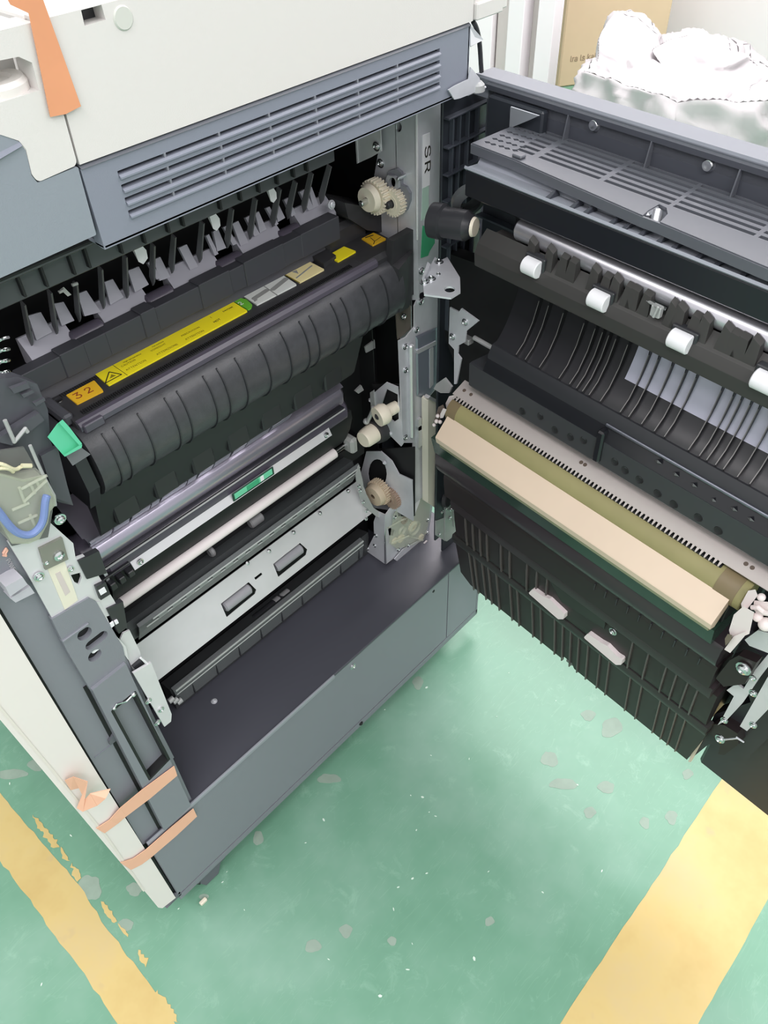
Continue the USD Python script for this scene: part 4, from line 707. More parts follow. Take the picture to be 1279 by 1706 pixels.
a_ = A(617, 724, x=xl - 0.02)
wd = part(low, 'coupling', lathe(a_ + np.array([-0.016, 0, 0]), (1, 0, 0), [(0, 0), (0, 0.0120), (0.004, 0.0140), (0.022, 0.0150), (0.022, 0)], 28), ivory, 'short white cap of the drive shaft')
part(wd, 'shaft_collar', lathe(a_ + np.array([0.006, 0, 0]), (1, 0, 0), [(0, 0.01), (0, 0.0185), (0.012, 0.021), (0.02, 0.02), (0.02, 0.01)], 28), blackm)
part(low, 'wing_lever', cat([tube([A(612, 702, x=xl - 0.02), A(617, 692, x=xl - 0.02), A(622, 680, x=xl - 0.02)], 0.003), trimesh.creation.icosphere(1, 0.005).apply_translation(A(610, 702, x=xl - 0.02)), trimesh.creation.icosphere(1, 0.004).apply_translation(A(622, 680, x=xl - 0.02))]), metald)
part(low, 'side_strip', plx(xl - 0.002, [(616, 654), (622, 650), (624, 684), (618, 688)], 0.002), metald)
part(cop, 'inner_tab', tilt_y(0.13, [(608, 578), (624, 566), (625, 580), (610, 588)], 0.002), metald)
part(cop, 'inner_tab', tilt_y(0.13, [(592, 652), (602, 642), (606, 650), (597, 656)], 0.003), metald)
part(cop, 'inner_wall', cat([tilt_y(0.16, [(560, 580), (680, 520), (680, 760), (590, 800)], 0.003), bx(xl + 0.02, xl + 0.022, 0.13, 0.30, 0.26, 0.80)]), dark)
# brown gear pair
a_ = A(628, 822, x=xl - 0.012); part(low, 'drive_gear', cat([gear(a_, (1, 0, 0), 0.022, 0.012, 28), lathe(a_ + np.array([-0.010, 0, 0]), (1, 0, 0), [(0, 0.004), (0, 0.017), (0.004, 0.019), (0.010, 0.019)], 28)]), M('tan_gear', (196, 180, 156), 0.5), 'beige toothed gear')
a_ = A(648, 832, x=xl - 0.004); part(low, 'drive_gear', gear(a_, (1, 0, 0), 0.019, 0.014, 26), tan, 'brown toothed gear')
# end frame of the feed unit
yk = 0.085
part(cop, 'feed_end_frame', cat([tilt_y(yk + 0.01, [(593, 790), (598, 775), (604, 800), (606, 815), (622, 846), (640, 858), (640, 866), (626, 860), (604, 840), (596, 815)], 0.002)]), metald)
for px, py in ((598, 810), (600, 817), (605, 836), (611, 851), (610, 865)):
    a_ = A(px, py, y=yk + 0.009); part(cop, 'frame_screw', screw(a_, (0, -1, 0), 0.0022), bright)
# gear case at the foot of the column
xk = A(640, 890, y=yk)[0]
gc = part(cop, 'gear_case', cat([
    plx(xk, [(641, 858), (640, 939), (610, 918), (623, 892), (622, 870), (628, 852)], 0.002),
    tilt_y(yk, [(640, 862), (662, 832), (676, 838), (700, 820), (718, 815), (720, 845), (716, 875), (712, 900), (698, 906), (672, 918), (643, 940)], 0.0025, [Polygon(PY(yk, [(646, 878), (659, 884), (656, 893), (648, 892)]))]),
    tilt_y(yk - 0.004, [(672, 915), (700, 900), (710, 902), (690, 928), (677, 944), (674, 944), (657, 932)], 0.002)]), metal, 'steel gear case standing on the shelf')
part(gc, 'case_edge', rod(A(640.5, 860, y=yk), A(642, 939, y=yk), 0.0016, 8), bright)
part(gc, 'clear_cover', cat([hull([A(px, py, y=yk - d) for d in (0.001, 0.007) for px, py in ((655, 858), (668, 836), (690, 828), (712, 818), (717, 845), (712, 880), (706, 900), (690, 908), (660, 914), (648, 905))])]), clearp)
part(gc, 'cover_ring', cat([trimesh.creation.annulus(0.011, 0.0135, 0.004).apply_transform(trimesh.geometry.align_vectors([0, 0, 1], [0, -1, 0])).apply_translation(A(691, 880, y=yk - 0.008)), trimesh.creation.annulus(0.006, 0.008, 0.004).apply_transform(trimesh.geometry.align_vectors([0, 0, 1], [0, -1, 0])).apply_translation(A(670, 884, y=yk - 0.008)), tube([A(646, 880, y=yk - 0.009), A(666, 868, y=yk - 0.009), A(690, 858, y=yk - 0.009)], 0.0016), tube([A(652, 905, y=yk - 0.009), A(680, 893, y=yk - 0.009), A(704, 900, y=yk - 0.009)], 0.0016)]), clearp)
for k, (px, py, r_) in enumerate(((672, 866, 0.007), (686, 876, 0.010), (666, 896, 0.008), (700, 894, 0.006), (656, 900, 0.006))):
    a_ = A(px, py, y=yk - 0.0005); part(gc, 'inner_gear', gear(a_ - np.array([0, 0.004, 0]), (0, 1, 0), r_, 0.004, 16), tan if k in (0,) else ivory)
part(gc, 'white_tag', tilt_y(yk - 0.0095, [(678, 857), (688, 829), (700, 833), (691, 857)], 0.0012), wlabel)
part(gc, 'blue_clip', tilt_y(yk - 0.004, [(688, 822), (698, 817), (700, 832), (692, 828)], 0.003), M('clip_blue', (70, 92, 150), 0.5))
for px, py in ((655, 860), (661, 914), (676, 833), (710, 865), (709, 886), (678, 907), (626, 892), (624, 909), (612, 914), (702, 916), (677, 929), (681, 936)):
    a_ = A(px, py, y=yk - 0.004); part(gc, 'case_screw', screw(a_ - np.array([0, 0.003, 0]) if px > 641 else A(px, py, x=xk), (0, -1, 0) if px > 641 else (-1, 0, 0), 0.0028), bright)
part(gc, 'release_lever', hull([A(px, py, y=yk - 0.014) + np.array([0, d, 0]) for d in (0, 0.003) for px, py in ((707, 906), (712, 901), (738, 919), (737, 927), (731, 932), (726, 930))]), M('lever_steel', (190, 184, 186), 0.45, 0.3))
# cream post and small hinge block right of the column
yp = 0.045
part(cop, 'cream_post', cat([tilt_y(yp, [(713, 668), (716, 664), (738, 678), (742, 720), (745, 760), (744, 850), (728, 848), (713, 838)], 0.012)]), M('cream_enamel', (224, 220, 204), 0.45))
part(cop, 'post_cap', tilt_y(yp - 0.004, [(713, 664), (717, 660), (738, 672), (735, 676)], 0.008), metald)
part(cop, 'black_knob', lathe(A(741, 832, y=yp - 0.012), (0.3, -1, 0.2), [(0, 0), (0, 0.0125), (0.006, 0.0125), (0.007, 0.011), (0.007, 0)], 24), blackm)
part(cop, 'knob_arm', hull([A(px, py, y=yp - d) for d in (0.004, 0.010) for px, py in ((740, 808), (752, 786), (762, 776), (764, 786), (756, 818), (746, 820))]), M('mauve_plastic', (150, 128, 122), 0.5))
kb = part(cop, 'hinge_block', cat([tilt_y(yp - 0.012, [(726, 868), (742, 862), (742, 902), (726, 892)], 0.002), tilt_y(yp - 0.014, [(742, 840), (756, 825), (764, 832), (763, 888), (744, 902), (741, 900)], 0.003), tilt_y(yp - 0.016, [(750, 848), (761, 842), (761, 876), (756, 878), (756, 852)], 0.002)]), metald)
for px, py in ((744, 846), (751, 849), (750, 863), (732, 890), (736, 853)):
    a_ = A(px, py, y=yp - 0.016); part(kb, 'block_screw', screw(a_, (0, -1, 0), 0.0024), bright)

rf = part(cop, 'rear_filler', cat([bx(0.616, 0.70, 0.034, 0.038, 0.30, 0.985, 0.001), bx(0.638, 0.70, 0.036, 0.040, 0.254, 0.37, 0.001), bx(0.60, 0.70, 0.13, 0.134, 0.254, 0.5)]), M('hinge_black', (46, 50, 57), 0.4))  # lower boxes added to stop light leaking onto the shelf
rsl = M('rib_slate', (66, 71, 80), 0.4)
for z_ in (0.965, 0.935, 0.905, 0.875, 0.82, 0.76): part(rf, 'filler_rib', bx(0.617, 0.70, 0.026, 0.034, z_ - 0.001, z_ + 0.001, 0.0004), rsl)
for x_ in (0.628, 0.64, 0.655, 0.672): part(rf, 'filler_rib', bx(x_ - 0.001, x_ + 0.001, 0.028, 0.034, 0.70, 0.965, 0.0004), rsl)
# ================================================================== side door (swung open), built in its own frame: x along the door, y = -w, z up
def T(u, w, z): return np.array([u, w, z])
U0, U1 = 0.028, 0.462
dv_ = [(0.0, 0.24)]
RAIL = 0.9985
skin = cat([bx(-0.03, 0.60, -0.034, -0.022, 0.32, RAIL - 0.004, 0.003), bx(U1 + 0.03, 0.60, -0.034, -0.022, 0.24, 0.34, 0.003)])
door = part(cop, 'side_door', skin, railm, 'opened side door with grille, rollers and ribbed paper guides', door=True)
part(door, 'top_rail', ext(Polygon([(-0.036, RAIL - 0.02), (-0.036, RAIL - 0.002), (-0.033, RAIL), (-0.006, RAIL), (-0.004, RAIL - 0.002), (-0.004, RAIL - 0.02)]), -0.03, 0.60, 'x'), railm, smooth=False, door=True)
dx = UsdGeom.Xformable(door); dx.AddTranslateOp().Set(Gf.Vec3d(*map(float, HINGE))); dx.AddRotateZOp().Set(math.degrees(DA) + 180)
def dp(name, mesh, mat, label=None, smooth=32, kind=None, parent=None): return part(parent or door, name, mesh, mat, label, smooth, True, kind)
def plw(w, pts, t=0.002, hole=None):
    g = Polygon(PW(w, pts)).buffer(0)
    for h in hole or []: g = g.difference(h if hasattr(h, 'geom_type') else Polygon(PW(w, h)).buffer(0))
    return ext(g, w - t, w, 'y')
gd_ = M('door_grey', (70, 73, 81), 0.35)
# inner wall and tray
ZT = 0.966
dp('inner_wall', cat([bx(-0.01, 0.60, -0.022, -0.004, 0.90, RAIL - 0.006, 0.001), ext(Polygon([(-0.004, RAIL - 0.003), (-0.0005, RAIL - 0.005), (-0.0005, RAIL - 0.010), (-0.004, RAIL - 0.009)]), -0.01, 0.6, 'x')]), gd_)
for px, py in ((990, 208), (1180, 275)):
    a_ = A(px, py, w=-0.003); dp('wall_screw', lathe((a_[0], -0.003, a_[2]), (0, 1, 0), [(-0.001, 0), (-0.001, 0.0062), (0.001, 0.0060), (0.003, 0.0045), (0.003, 0.002), (0.002, 0)], 18), bright)
for px in ((945, 200), (1082, 250), (1226, 305)):
    a_ = A(*px, w=0.0); dp('wall_rib', ext(Polygon([(-0.004, RAIL - 0.008), (0.0, RAIL - 0.010), (0.004, ZT), (-0.004, ZT)]), a_[0] - 0.0007, a_[0] + 0.0007, 'x'), grate)
# grille: horizontal plate with slots, outlines from its corners
WT = 0.074
def pzw(pts, z=ZT):
    o = []
    for px, py in pts:
        p = A(px, py, z=z) - HINGE; o.append((p @ DU, p @ DW))
    return o
gr_out = Polygon(pzw([(786, 238), (905, 188), (935, 214), (1279, 344), (1400, 392), (1400, 492), (1279, 445), (1096, 368), (1069, 358), (852, 263)]))
v0, v1 = gr_out.bounds[1], gr_out.bounds[3]
slots = []
rows = [(863, 248, 897, 258), (872, 242, 904, 252), (881, 236, 913, 247), (890, 231, 922, 241), (899, 226, 930, 236), (908, 221, 938, 231), (917, 216, 946, 226)]
for k in range(8):
    q = A(863 + 9.2 * k, 248 - 5.4 * k, z=ZT) - HINGE; wv = q @ DW
    e_ = [A(px, py, z=ZT) - HINGE for px, py in ((863 + 9 * k, 248 - 5.3 * k), (890 + 8.6 * k, 257 - 5.2 * k), (899 + 8.6 * k, 261 - 5.2 * k), (996 + 8.6 * k, 299 - 5.6 * k), (1004 + 8.6 * k, 302 - 5.6 * k))]
    us = [p @ DU for p in e_]
    slots += [(us[0], us[1], wv), (us[2], us[3], wv), (us[4], us[3] + 0.075, wv), (us[3] + 0.079, us[3] + 0.155, wv), (us[3] + 0.159, us[3] + 0.235, wv)]
gh = [sbox(a, wv - 0.0024, b, wv + 0.0024).buffer(-0.0004).buffer(0.0004) for a, b, wv in slots if b - a > 0.003]
for i in range(6):
    for j in range(7):
        px, py = 806 + 11.5 * i + 13.6 * j * 0.9 - 2 * (i % 2), 237 + 3.4 * i - 5.6 * j
        if px > 858 + 9.2 * j: continue
        p = A(px + 6, py, z=ZT) - HINGE; gh.append(Polygon([(p @ DU - 0.0042, p @ DW), (p @ DU, p @ DW - 0.0028), (p @ DU + 0.0042, p @ DW), (p @ DU, p @ DW + 0.0028)]))
notch = Polygon(pzw([(1069, 360), (1080, 350), (1098, 340), (1110, 346), (1112, 356), (1099, 370)]))
gp_ = gr_out.difference(unary_union(gh)).difference(notch)
gri = dp('grille_tray', cat([ext(gp_, ZT - 0.003, ZT, 'z'), ext(gr_out.exterior.buffer(0.0012).intersection(sbox(-1, v0 + 0.03, 1, 1)), ZT - 0.010, ZT - 0.001, 'z')]), grate, 'grey slotted air grille')
dp('grille_void', ext(gr_out.buffer(-0.004), ZT - 0.03, ZT - 0.024, 'z'), dark)
a_ = A(1090, 365, z=ZT - 0.004) - HINGE
dp('latch_bar', cat([rod((a_ @ DU - 0.006, a_ @ DW - 0.012, ZT - 0.004), (a_ @ DU + 0.004, a_ @ DW + 0.004, ZT - 0.008), 0.005, 18), bx(a_ @ DU - 0.014, a_ @ DU - 0.006, a_ @ DW - 0.018, a_ @ DW + 0.001, ZT - 0.016, ZT - 0.001, 0.002)]), M('grey_steel_bar', (150, 152, 158), 0.25, 0.6))
a_ = A(864, 262, z=ZT) - HINGE; dp('tray_knob', bx(a_ @ DU - 0.006, a_ @ DU + 0.006, a_ @ DW - 0.004, a_ @ DW + 0.004, ZT, ZT + 0.003, 0.001), grate)
# ledge below the tray with tabs, then the black front wall
LZ = 0.950
lw = 0.0885
dp('ledge', cat([ext(Polygon([(0.0, LZ - 0.006), (0.064, LZ - 0.003), (0.0665, LZ + 0.003), (0.070, LZ - 0.002), (lw - 0.002, LZ - 0.001), (lw, LZ + 0.0015), (lw + 0.001, LZ - 0.001), (lw - 0.004, LZ - 0.006)]), 0.05, 0.60, 'x')]), M('ledge_lit_grey', (156, 160, 170), 0.3))  # colour lightened to stand for bright reflections on the ledge
lx0 = A(900, 305, w=0.075)[0]
for k, (px, py) in enumerate(((915, 322), (955, 340), (978, 347), (1021, 365), (1042, 377), (1069, 389), (1099, 400), (1124, 410), (1165, 424), (1196, 437), (1240, 452))):
    a_ = A(px, py, w=0.082); dp('ledge_tab', hull([(a_[0] - 0.003, 0.070, LZ - 0.002), (a_[0] + 0.003, 0.070, LZ - 0.002), (a_[0] + 0.003, lw - 0.001, LZ - 0.001), (a_[0] - 0.002, lw - 0.001, LZ - 0.001), (a_[0] + 0.002, 0.074, LZ + 0.006), (a_[0] + 0.003, 0.078, LZ + 0.003)]), gd_)
FZ = 0.9205
dp('front_wall', cat([bx(0.05, 0.60, 0.070, lw, FZ, LZ - 0.002, 0.002)]), M('deep_black', (28, 30, 36), 0.3))
# silver shaft behind the toothed guide
RZ, RW = 0.9035, 0.074
dp('silver_shaft', rod((0.115, RW, RZ), (0.60, RW, RZ), 0.0115, 28), M('satin_silver', (214, 212, 220), 0.25, 0.8), 'bright silver shaft')
dp('shaft_trim', bx(0.10, 0.60, 0.055, 0.064, RZ - 0.01, FZ + 0.004, 0.001), gloss)
# toothed guide with white pinch rollers
GT = M('guide_brownblack', (56, 55, 54), 0.5)
GZ1 = 0.870
dp('pinch_guide', cat([ext(sheet([(0.082, 0.893), (0.0945, 0.882), (0.0985, GZ1 + 0.003), (0.097, GZ1 - 0.010), (0.088, GZ1 - 0.016)], 0.004), U0 + 0.052, 0.60, 'x'), bx(U0 + 0.052, 0.60, 0.06, 0.086, 0.872, 0.886, 0.001)]), GT)
for px in (885, 915, 938, 953, 990, 1010, 1026, 1048, 1058, 1078, 1122, 1134, 1160, 1176, 1212, 1226, 1240, 1260):
    py = 400 + (px - 885) * 0.443
    a_ = A(px, py, w=0.093); dp('guide_tooth', hull([(a_[0] - 0.006, 0.083, 0.885), (a_[0] + 0.006, 0.083, 0.885), (a_[0] - 0.006, 0.094, 0.884), (a_[0] + 0.006, 0.094, 0.884), (a_[0] - 0.004, 0.086, 0.907 + 0.0035 * (px % 3 == 0)), (a_[0] + 0.004, 0.086, 0.906), (a_[0] - 0.004, 0.091, 0.904 + 0.0035 * (px % 3 == 0)), (a_[0] + 0.004, 0.091, 0.903)]), GT)
for p0, p1 in (((872, 441), (896, 452)), ((982, 494), (1009, 510)), ((1115, 561), (1147, 579)), ((1254, 629), (1290, 648))):
    a0, a1 = A(*p0, w=0.101), A(*p1, w=0.101); z_ = (a0[2] + a1[2]) / 2
    rl = dp('pinch_roller', lathe((a0[0], 0.0985, z_), (1, 0, 0), [(0, 0), (0, 0.0078), (0.001, 0.0088), (a1[0] - a0[0] - 0.001, 0.0088), (a1[0] - a0[0], 0.0078), (a1[0] - a0[0], 0)], 22), wlabel, 'white pinch roller')
    dp('roller_pocket', bx(a0[0] - 0.003, a1[0] + 0.003, 0.088, 0.0965, z_ - 0.0105, z_ + 0.0105, 0.001), black)
a_ = A(1092, 518, w=0.095); dp('torn_clip', cat([bx(a_[0] - 0.004, a_[0] + 0.006, 0.092, 0.098, a_[2] - 0.005, a_[2] + 0.006, 0.001), tube([A(1080, 502, w=0.09), A(1096, 512, w=0.1), A(1088, 528, w=0.1)], 0.0014)]), metald)
dp('spring_wire', tube([A(1078, 500, w=0.09), A(1110, 516, w=0.09)], 0.0018), bright)
# turn-round guide: a deep curved black sheet with thin fins
cp = [(0.031, 0.868), (0.031, 0.840), (0.036, 0.812), (0.045, 0.787), (0.057, 0.766), (0.0705, 0.752)]
cpp = [tuple(v) for v in spline([(0, *p) for p in cp], 26)[:, 1:]]
ug = 0.09
dp('turn_guide', ext(Polygon(cpp + [(0.06, 0.72), (0.0, 0.72), (0.0, 0.868)]), ug, 0.60, 'x'), M('turn_guide_black', (38, 38, 42), 0.35), smooth=40)
shx0 = A(1045, 610, w=0.05)[0]
shp = [p for p in cpp if 0.779 < p[1] < 0.856]
dp('sheet_sheen', ext(sheet([(p[0] + 0.0012, p[1]) for p in shp], 0.001), shx0, 0.60, 'x'), M('lilac_grey_sheen', (186, 186, 204), 0.25), 'painted sheen of the glossy sheet behind the fins')  # pale layer: the lit part of the glossy guide, put into colour
fin = M('fin_black', (34, 34, 37), 0.3)
fine = M('fin_edge_light', (120, 118, 117), 0.35)  # pale strips paint the light caught by the fin edges
fe_ = [(0.0725, 0.7575), (0.0605, 0.7685), (0.0495, 0.789), (0.0425, 0.813), (0.042, 0.840)]
def finp(w0, w1): return Polygon([(p[0] - 0.001, p[1]) for p in cpp ] + fe_ + [(0.048, 0.866)]).buffer(0)
for px, py in ((873, 557), (888, 568), (912, 580), (945, 600), (962, 615), (974, 620), (984, 626), (996, 628), (1015, 638), (1048, 658), (1060, 676), (1083, 682), (1104, 696), (1122, 702), (1163, 722), (1180, 736), (1192, 744), (1206, 754), (1219, 762), (1242, 776), (1262, 790)):
    a_ = A(px, py, w=0.062)
    f_ = dp('guide_fin', ext(finp(0, 0), a_[0] - 0.0005, a_[0] + 0.0005, 'x'), fin)
    dp('fin_edge_light', ext(LineString(fe_[:-1]).buffer(0.0004, cap_style='flat'), a_[0] - 0.00045, a_[0] + 0.00045, 'x'), fine)
# flat apron, dark bar, bumped strips
dp('apron', ext(Polygon([(0.068, 0.7535), (0.071, 0.7525), (0.0775, 0.741), (0.077, 0.724), (0.0, 0.70), (0.0, 0.752)]), 0.088, 0.60, 'x'), black)
bw = 0.0775
ub = A(1009, 712, w=bw)[0]
dp('guide_bar', cat([rod((ub, bw, 0.7390), (0.60, bw, 0.7390), 0.0026, 12)]), M('bar_gunmetal', (120, 122, 132), 0.25, 0.8))
dp('bump_strip', cat([ext(Polygon([(0.074, 0.738), (0.0775, 0.7365), (0.084, 0.7225), (0.084, 0.718), (0.06, 0.718)]), 0.088, 0.60, 'x')]), gloss)
for px, py in ((1096, 770), (1125, 791), (1155, 809), (1188, 834), (1222, 849), (1250, 866)):
    a_ = A(px, py, w=0.0815); c_ = np.array([a_[0], 0.0810, a_[2]])
    dp('diamond_bump', hull([c_ + np.array(v) * 0.0052 for v in ((-0.8, 0, 0), (0.8, 0, 0), (0, 0.6, 0.9), (0, -0.6, -0.9), (0.1, 0.7, 0.3), (0, 0, -0.6))]), M('bump_grey', (96, 96, 98), 0.2) if px == 1096 else UsdShade.Material.Get(stage, '/World/Looks/bump_grey'))
hole_c = [(870, 685), (900, 693), (924, 716), (950, 728), (972, 733), (1024, 769), (1041, 783), (1065, 799), (1095, 822), (1122, 840), (1163, 862), (1196, 884)]
hs = dp('hole_strip', cat([ext(Polygon([(0.080, 0.7225), (0.0845, 0.7215), (0.0835, 0.690), (0.081, 0.6865), (0.05, 0.6865), (0.05, 0.72)]), 0.066, 0.60, 'x')]), M('strip_charcoal', (56, 58, 62), 0.4))
for k, (px, py) in enumerate(hole_c):
    a_ = A(px, py, w=0.084); c_ = np.array([a_[0], 0.0842, a_[2]])
    dp('strip_hole', lathe(c_ + np.array([0, -0.001, 0]), (0, 1, 0.2), [(0, 0), (0, 0.0050), (0.0018, 0.0042), (0.0012, 0.003), (0.0012, 0)], 16), dark)
ue = A(998, 735, w=0.086)[0]
dp('strip_end', bx(ue - 0.004, ue + 0.005, 0.076, 0.0885, 0.693, 0.735, 0.002), gloss)
# hinge end of the door: ribbed black wall, grey triangle, funnel
he = dp('hinge_end', bx(0.0, 0.075, -0.004, 0.006, 0.26, RAIL - 0.012, 0.002), UsdShade.Material.Get(stage, '/World/Looks/hinge_black'))
for z_ in (0.93, 0.895, 0.86): dp('hinge_rib', bx(0.0, 0.075, 0.006, 0.016, z_ - 0.0012, z_ + 0.0012, 0.0004), rsl)
dp('grey_bracket', plw(0.012, [(850, 178), (897, 193), (882, 200), (848, 214)], 0.002), M('bracket_pale', (150, 156, 162), 0.4, 0.3))
dp('clear_funnel', cat([lathe(A(776, 326, w=0.05), (0.9, 0.35, -0.3), [(0, 0.010), (0.003, 0.019), (0.010, 0.020), (0.014, 0.012)], 24)]), M('funnel_grey', (90, 94, 96), 0.3))
# small plates at the hinge side of the turn guide
dpl = dp('hinge_side_plate', cat([plw(0.072, [(749, 512), (764, 520), (768, 514), (797, 535), (776, 552), (774, 570), (763, 576), (762, 590), (768, 598), (760, 640), (756, 640), (756, 582), (747, 572)], 0.002)]), metal)
for px, py in ((774, 537), (753, 561)):
    a_ = A(px, py, w=0.073); dp('plate_screw', screw((a_[0], 0.0725, a_[2]), (0, 1, 0), 0.0034), bright)
dp('side_pin', cat([rod(A(789, 562, w=0.055), A(831, 586, w=0.055), 0.003, 10), bx(*[A(780, 566, w=0.05)[0] + d for d in (-0.006, 0.006)], 0.046, 0.056, A(780, 566, w=0.05)[2] - 0.004, A(780, 566, w=0.05)[2] + 0.004, 0.001)]), metald)
dp('side_black', cat([plw(0.03, [(740, 420), (880, 470), (880, 560), (860, 600), (1000, 690), (990, 740), (770, 640), (740, 560)], 0.02)]), dark)
dp('seat_clip', cat([plw(0.075, [(726, 640), (740, 630), (752, 645), (748, 655), (734, 655), (722, 648)], 0.003)]), metald)

# lower half of the door: black guides
Lg = M('lower_black', (40, 33, 34), 0.45)
def dprof(name, pts, u0, u1, mat, t=None):
    g = Polygon(pts) if t is None else sheet(pts, t); return dp(name, ext(g, u0, u1, 'x'), mat)
dprof('reflector_bed', [(0.098, 0.600), (0.110, 0.598), (0.103, 0.568), (0.06, 0.560), (0.06, 0.60)], U0, U1 - 0.012, greengl)
dprof('lower_guide', [(0.060, 0.575), (0.098, 0.570), (0.101, 0.564), (0.1015, 0.548), (0.100, 0.540), (0.096, 0.532), (0.060, 0.525)], U0, U1, M('guide_slate', (56, 50, 54), 0.25))
dprof('lower_guide', [(0.060, 0.525), (0.0935, 0.530), (0.0950, 0.523), (0.0915, 0.486), (0.060, 0.486)], U0 + 0.01, U1 + 0.002, Lg)
for k in range(10):
    u_ = 0.30 + 0.0 + k * 0.016
    dp('guide_web', bx(u_ - 0.0008, u_ + 0.0008, 0.090, 0.0965, 0.516, 0.528, 0.0003), black)
dprof('slot_guide', [(0.060, 0.49), (0.0895, 0.486), (0.0905, 0.480), (0.088, 0.466), (0.060, 0.46)], U0 + 0.02, U1 + 0.006, M('slot_guide_black', (52, 46, 48), 0.35))
mid = [(0.060, 0.475), (0.0835, 0.472), (0.0805, 0.44), (0.0765, 0.412), (0.0735, 0.398), (0.070, 0.392), (0.060, 0.392)]
dprof('ribbed_guide', mid, U0 + 0.02, U1 + 0.012, Lg)
midl = [(0.0845, 0.474), (0.0825, 0.446), (0.0785, 0.412), (0.0760, 0.398)]
for px, py in ((778, 860), (790, 868), (802, 878), (814, 884), (838, 900), (852, 916), (880, 946), (897, 954), (914, 966), (1050, 1090), (1076, 1108), (1108, 1122), (1125, 1134), (1144, 1146), (1160, 1158)):
    a_ = A(px, py, w=0.08)
    if -0.02 < a_[0] < U1 + 0.01: dp('guide_rib', ext(LineString(midl).buffer(0.0014, cap_style='flat'), a_[0] - 0.0009, a_[0] + 0.0009, 'x'), M('rib_charcoal', (88, 82, 81), 0.4) if px == 778 else UsdShade.Material.Get(stage, '/World/Looks/rib_charcoal'))
a0, a1 = A(924, 950, w=0.084), A(1010, 1032, w=0.084)
dp('guide_cover', plw(0.0855, [(917, 944), (950, 962), (1012, 1014), (1006, 1048), (935, 1003), (917, 970)], 0.002), M('cover_greenblack', (48, 52, 48), 0.3))
a_ = A(1021, 1052, w=0.086); dp('guide_screw', screw((a_[0], 0.086, a_[2]), (0, 1, 0), 0.0042), bright)
for pts in ([(882, 988), (888, 982), (904, 993), (916, 998), (930, 1012), (940, 1022), (938, 1030), (930, 1030)], [(974, 1062), (980, 1056), (1000, 1070), (1012, 1076), (1026, 1092), (1036, 1098), (1034, 1106), (1026, 1106)]):
    g_ = Polygon(PW(0.083, pts)).buffer(-0.0012).buffer(0.0022); dp('white_pad', ext(g_, 0.072, 0.084, 'y'), M('pad_white', (232, 222, 222), 0.5) if pts[0][0] == 882 else UsdShade.Material.Get(stage, '/World/Looks/pad_white'), 'white nylon pad')
dprof('flap_hinge', [(0.060, 0.394), (0.0725, 0.392), (0.0740, 0.384), (0.0700, 0.373), (0.060, 0.373)], U0 + 0.01, U1 + 0.016, M('flap_ridge', (52, 51, 50), 0.4))
bf = Polygon([(U0 + 0.012, 0.378), (U1 + 0.017, 0.378), (U1 + 0.005, 0.270), (0.275, 0.272), (0.270, 0.284), (0.256, 0.284), (0.252, 0.273), (0.062, 0.275), (U0 + 0.014, 0.292)])
# the flap leans back towards its lower edge
def lean(t): 
    t = t.copy(); v = t.vertices; v[:, 1] += (v[:, 2] - 0.375) * 0.17; t.vertices = v; return t
fl_ = dp('bottom_flap', lean(ext(bf, 0.060, 0.068, 'y')), Lg, 'black ribbed bottom flap')
for px in (785, 793, 806, 816, 829, 851, 863, 887, 901, 924, 937, 950, 963, 978, 997, 1012, 1046, 1064, 1094, 1108, 1120, 1134):
    py = 958 + (px - 800) * 0.79
    a_ = A(px, py, w=0.062)
    if a_[0] > U0 + 0.014 and a_[0] < U1 + 0.008: dp('flap_rib', lean(bx(a_[0] - 0.0009, a_[0] + 0.0009, 0.066, 0.0712, 0.272, 0.376, 0.0003)), UsdShade.Material.Get(stage, '/World/Looks/rib_charcoal'))
a_ = A(948, 1104, w=0.052); dp('flap_clip', bx(a_[0] - 0.006, a_[0] + 0.006, 0.046, 0.052, a_[2] - 0.003, a_[2] + 0.003, 0.001), M('clip_grey', (110, 116, 112), 0.5))
part(door, 'door_core', bx(U0 + 0.03, U1, -0.022, 0.05, 0.32, 0.70, 0.002), black, door=True)
# free end of the door
end = dp('door_end_plate', cat([bx(U1 + 0.012, 0.60, -0.022, 0.02, 0.235, 0.9, 0.004), plw(0.045, [(1146, 1268), (1182, 1208), (1190, 1190), (1250, 1170), (1215, 1050), (1279, 1100), (1400, 1100), (1400, 1250), (1279, 1230), (1240, 1268), (1208, 1242), (1180, 1240)], 0.02)]), black)
dp('cream_edge', plw(0.05, [(1146, 1269), (1163, 1228), (1186, 1206), (1188, 1212), (1170, 1232), (1150, 1270)], 0.004), M('edge_cream', (206, 196, 178), 0.5))
dp('end_bracket', cat([plw(0.075, [(1210, 1150), (1226, 1139), (1238, 1148), (1256, 1118), (1279, 1090), (1290, 1096), (1264, 1130), (1236, 1172), (1210, 1200), (1195, 1208), (1203, 1196), (1222, 1160)], 0.003), plw(0.07, [(1232, 1210), (1279, 1127), (1300, 1130), (1300, 1160), (1256, 1206), (1244, 1218)], 0.003), plw(0.085, [(1240, 1066), (1248, 1076), (1279, 1088), (1300, 1090), (1300, 1060), (1262, 1050)], 0.003)]), plate)
dp('end_cheek', plw(0.09, [(1192, 1130), (1215, 1100), (1230, 1092), (1260, 1104), (1240, 1140), (1205, 1144)], 0.012), Lg)
dp('end_foot', plw(0.06, [(1178, 1220), (1188, 1206), (1206, 1208), (1228, 1222), (1230, 1240), (1206, 1258), (1196, 1256), (1200, 1240)], 0.02), Lg)
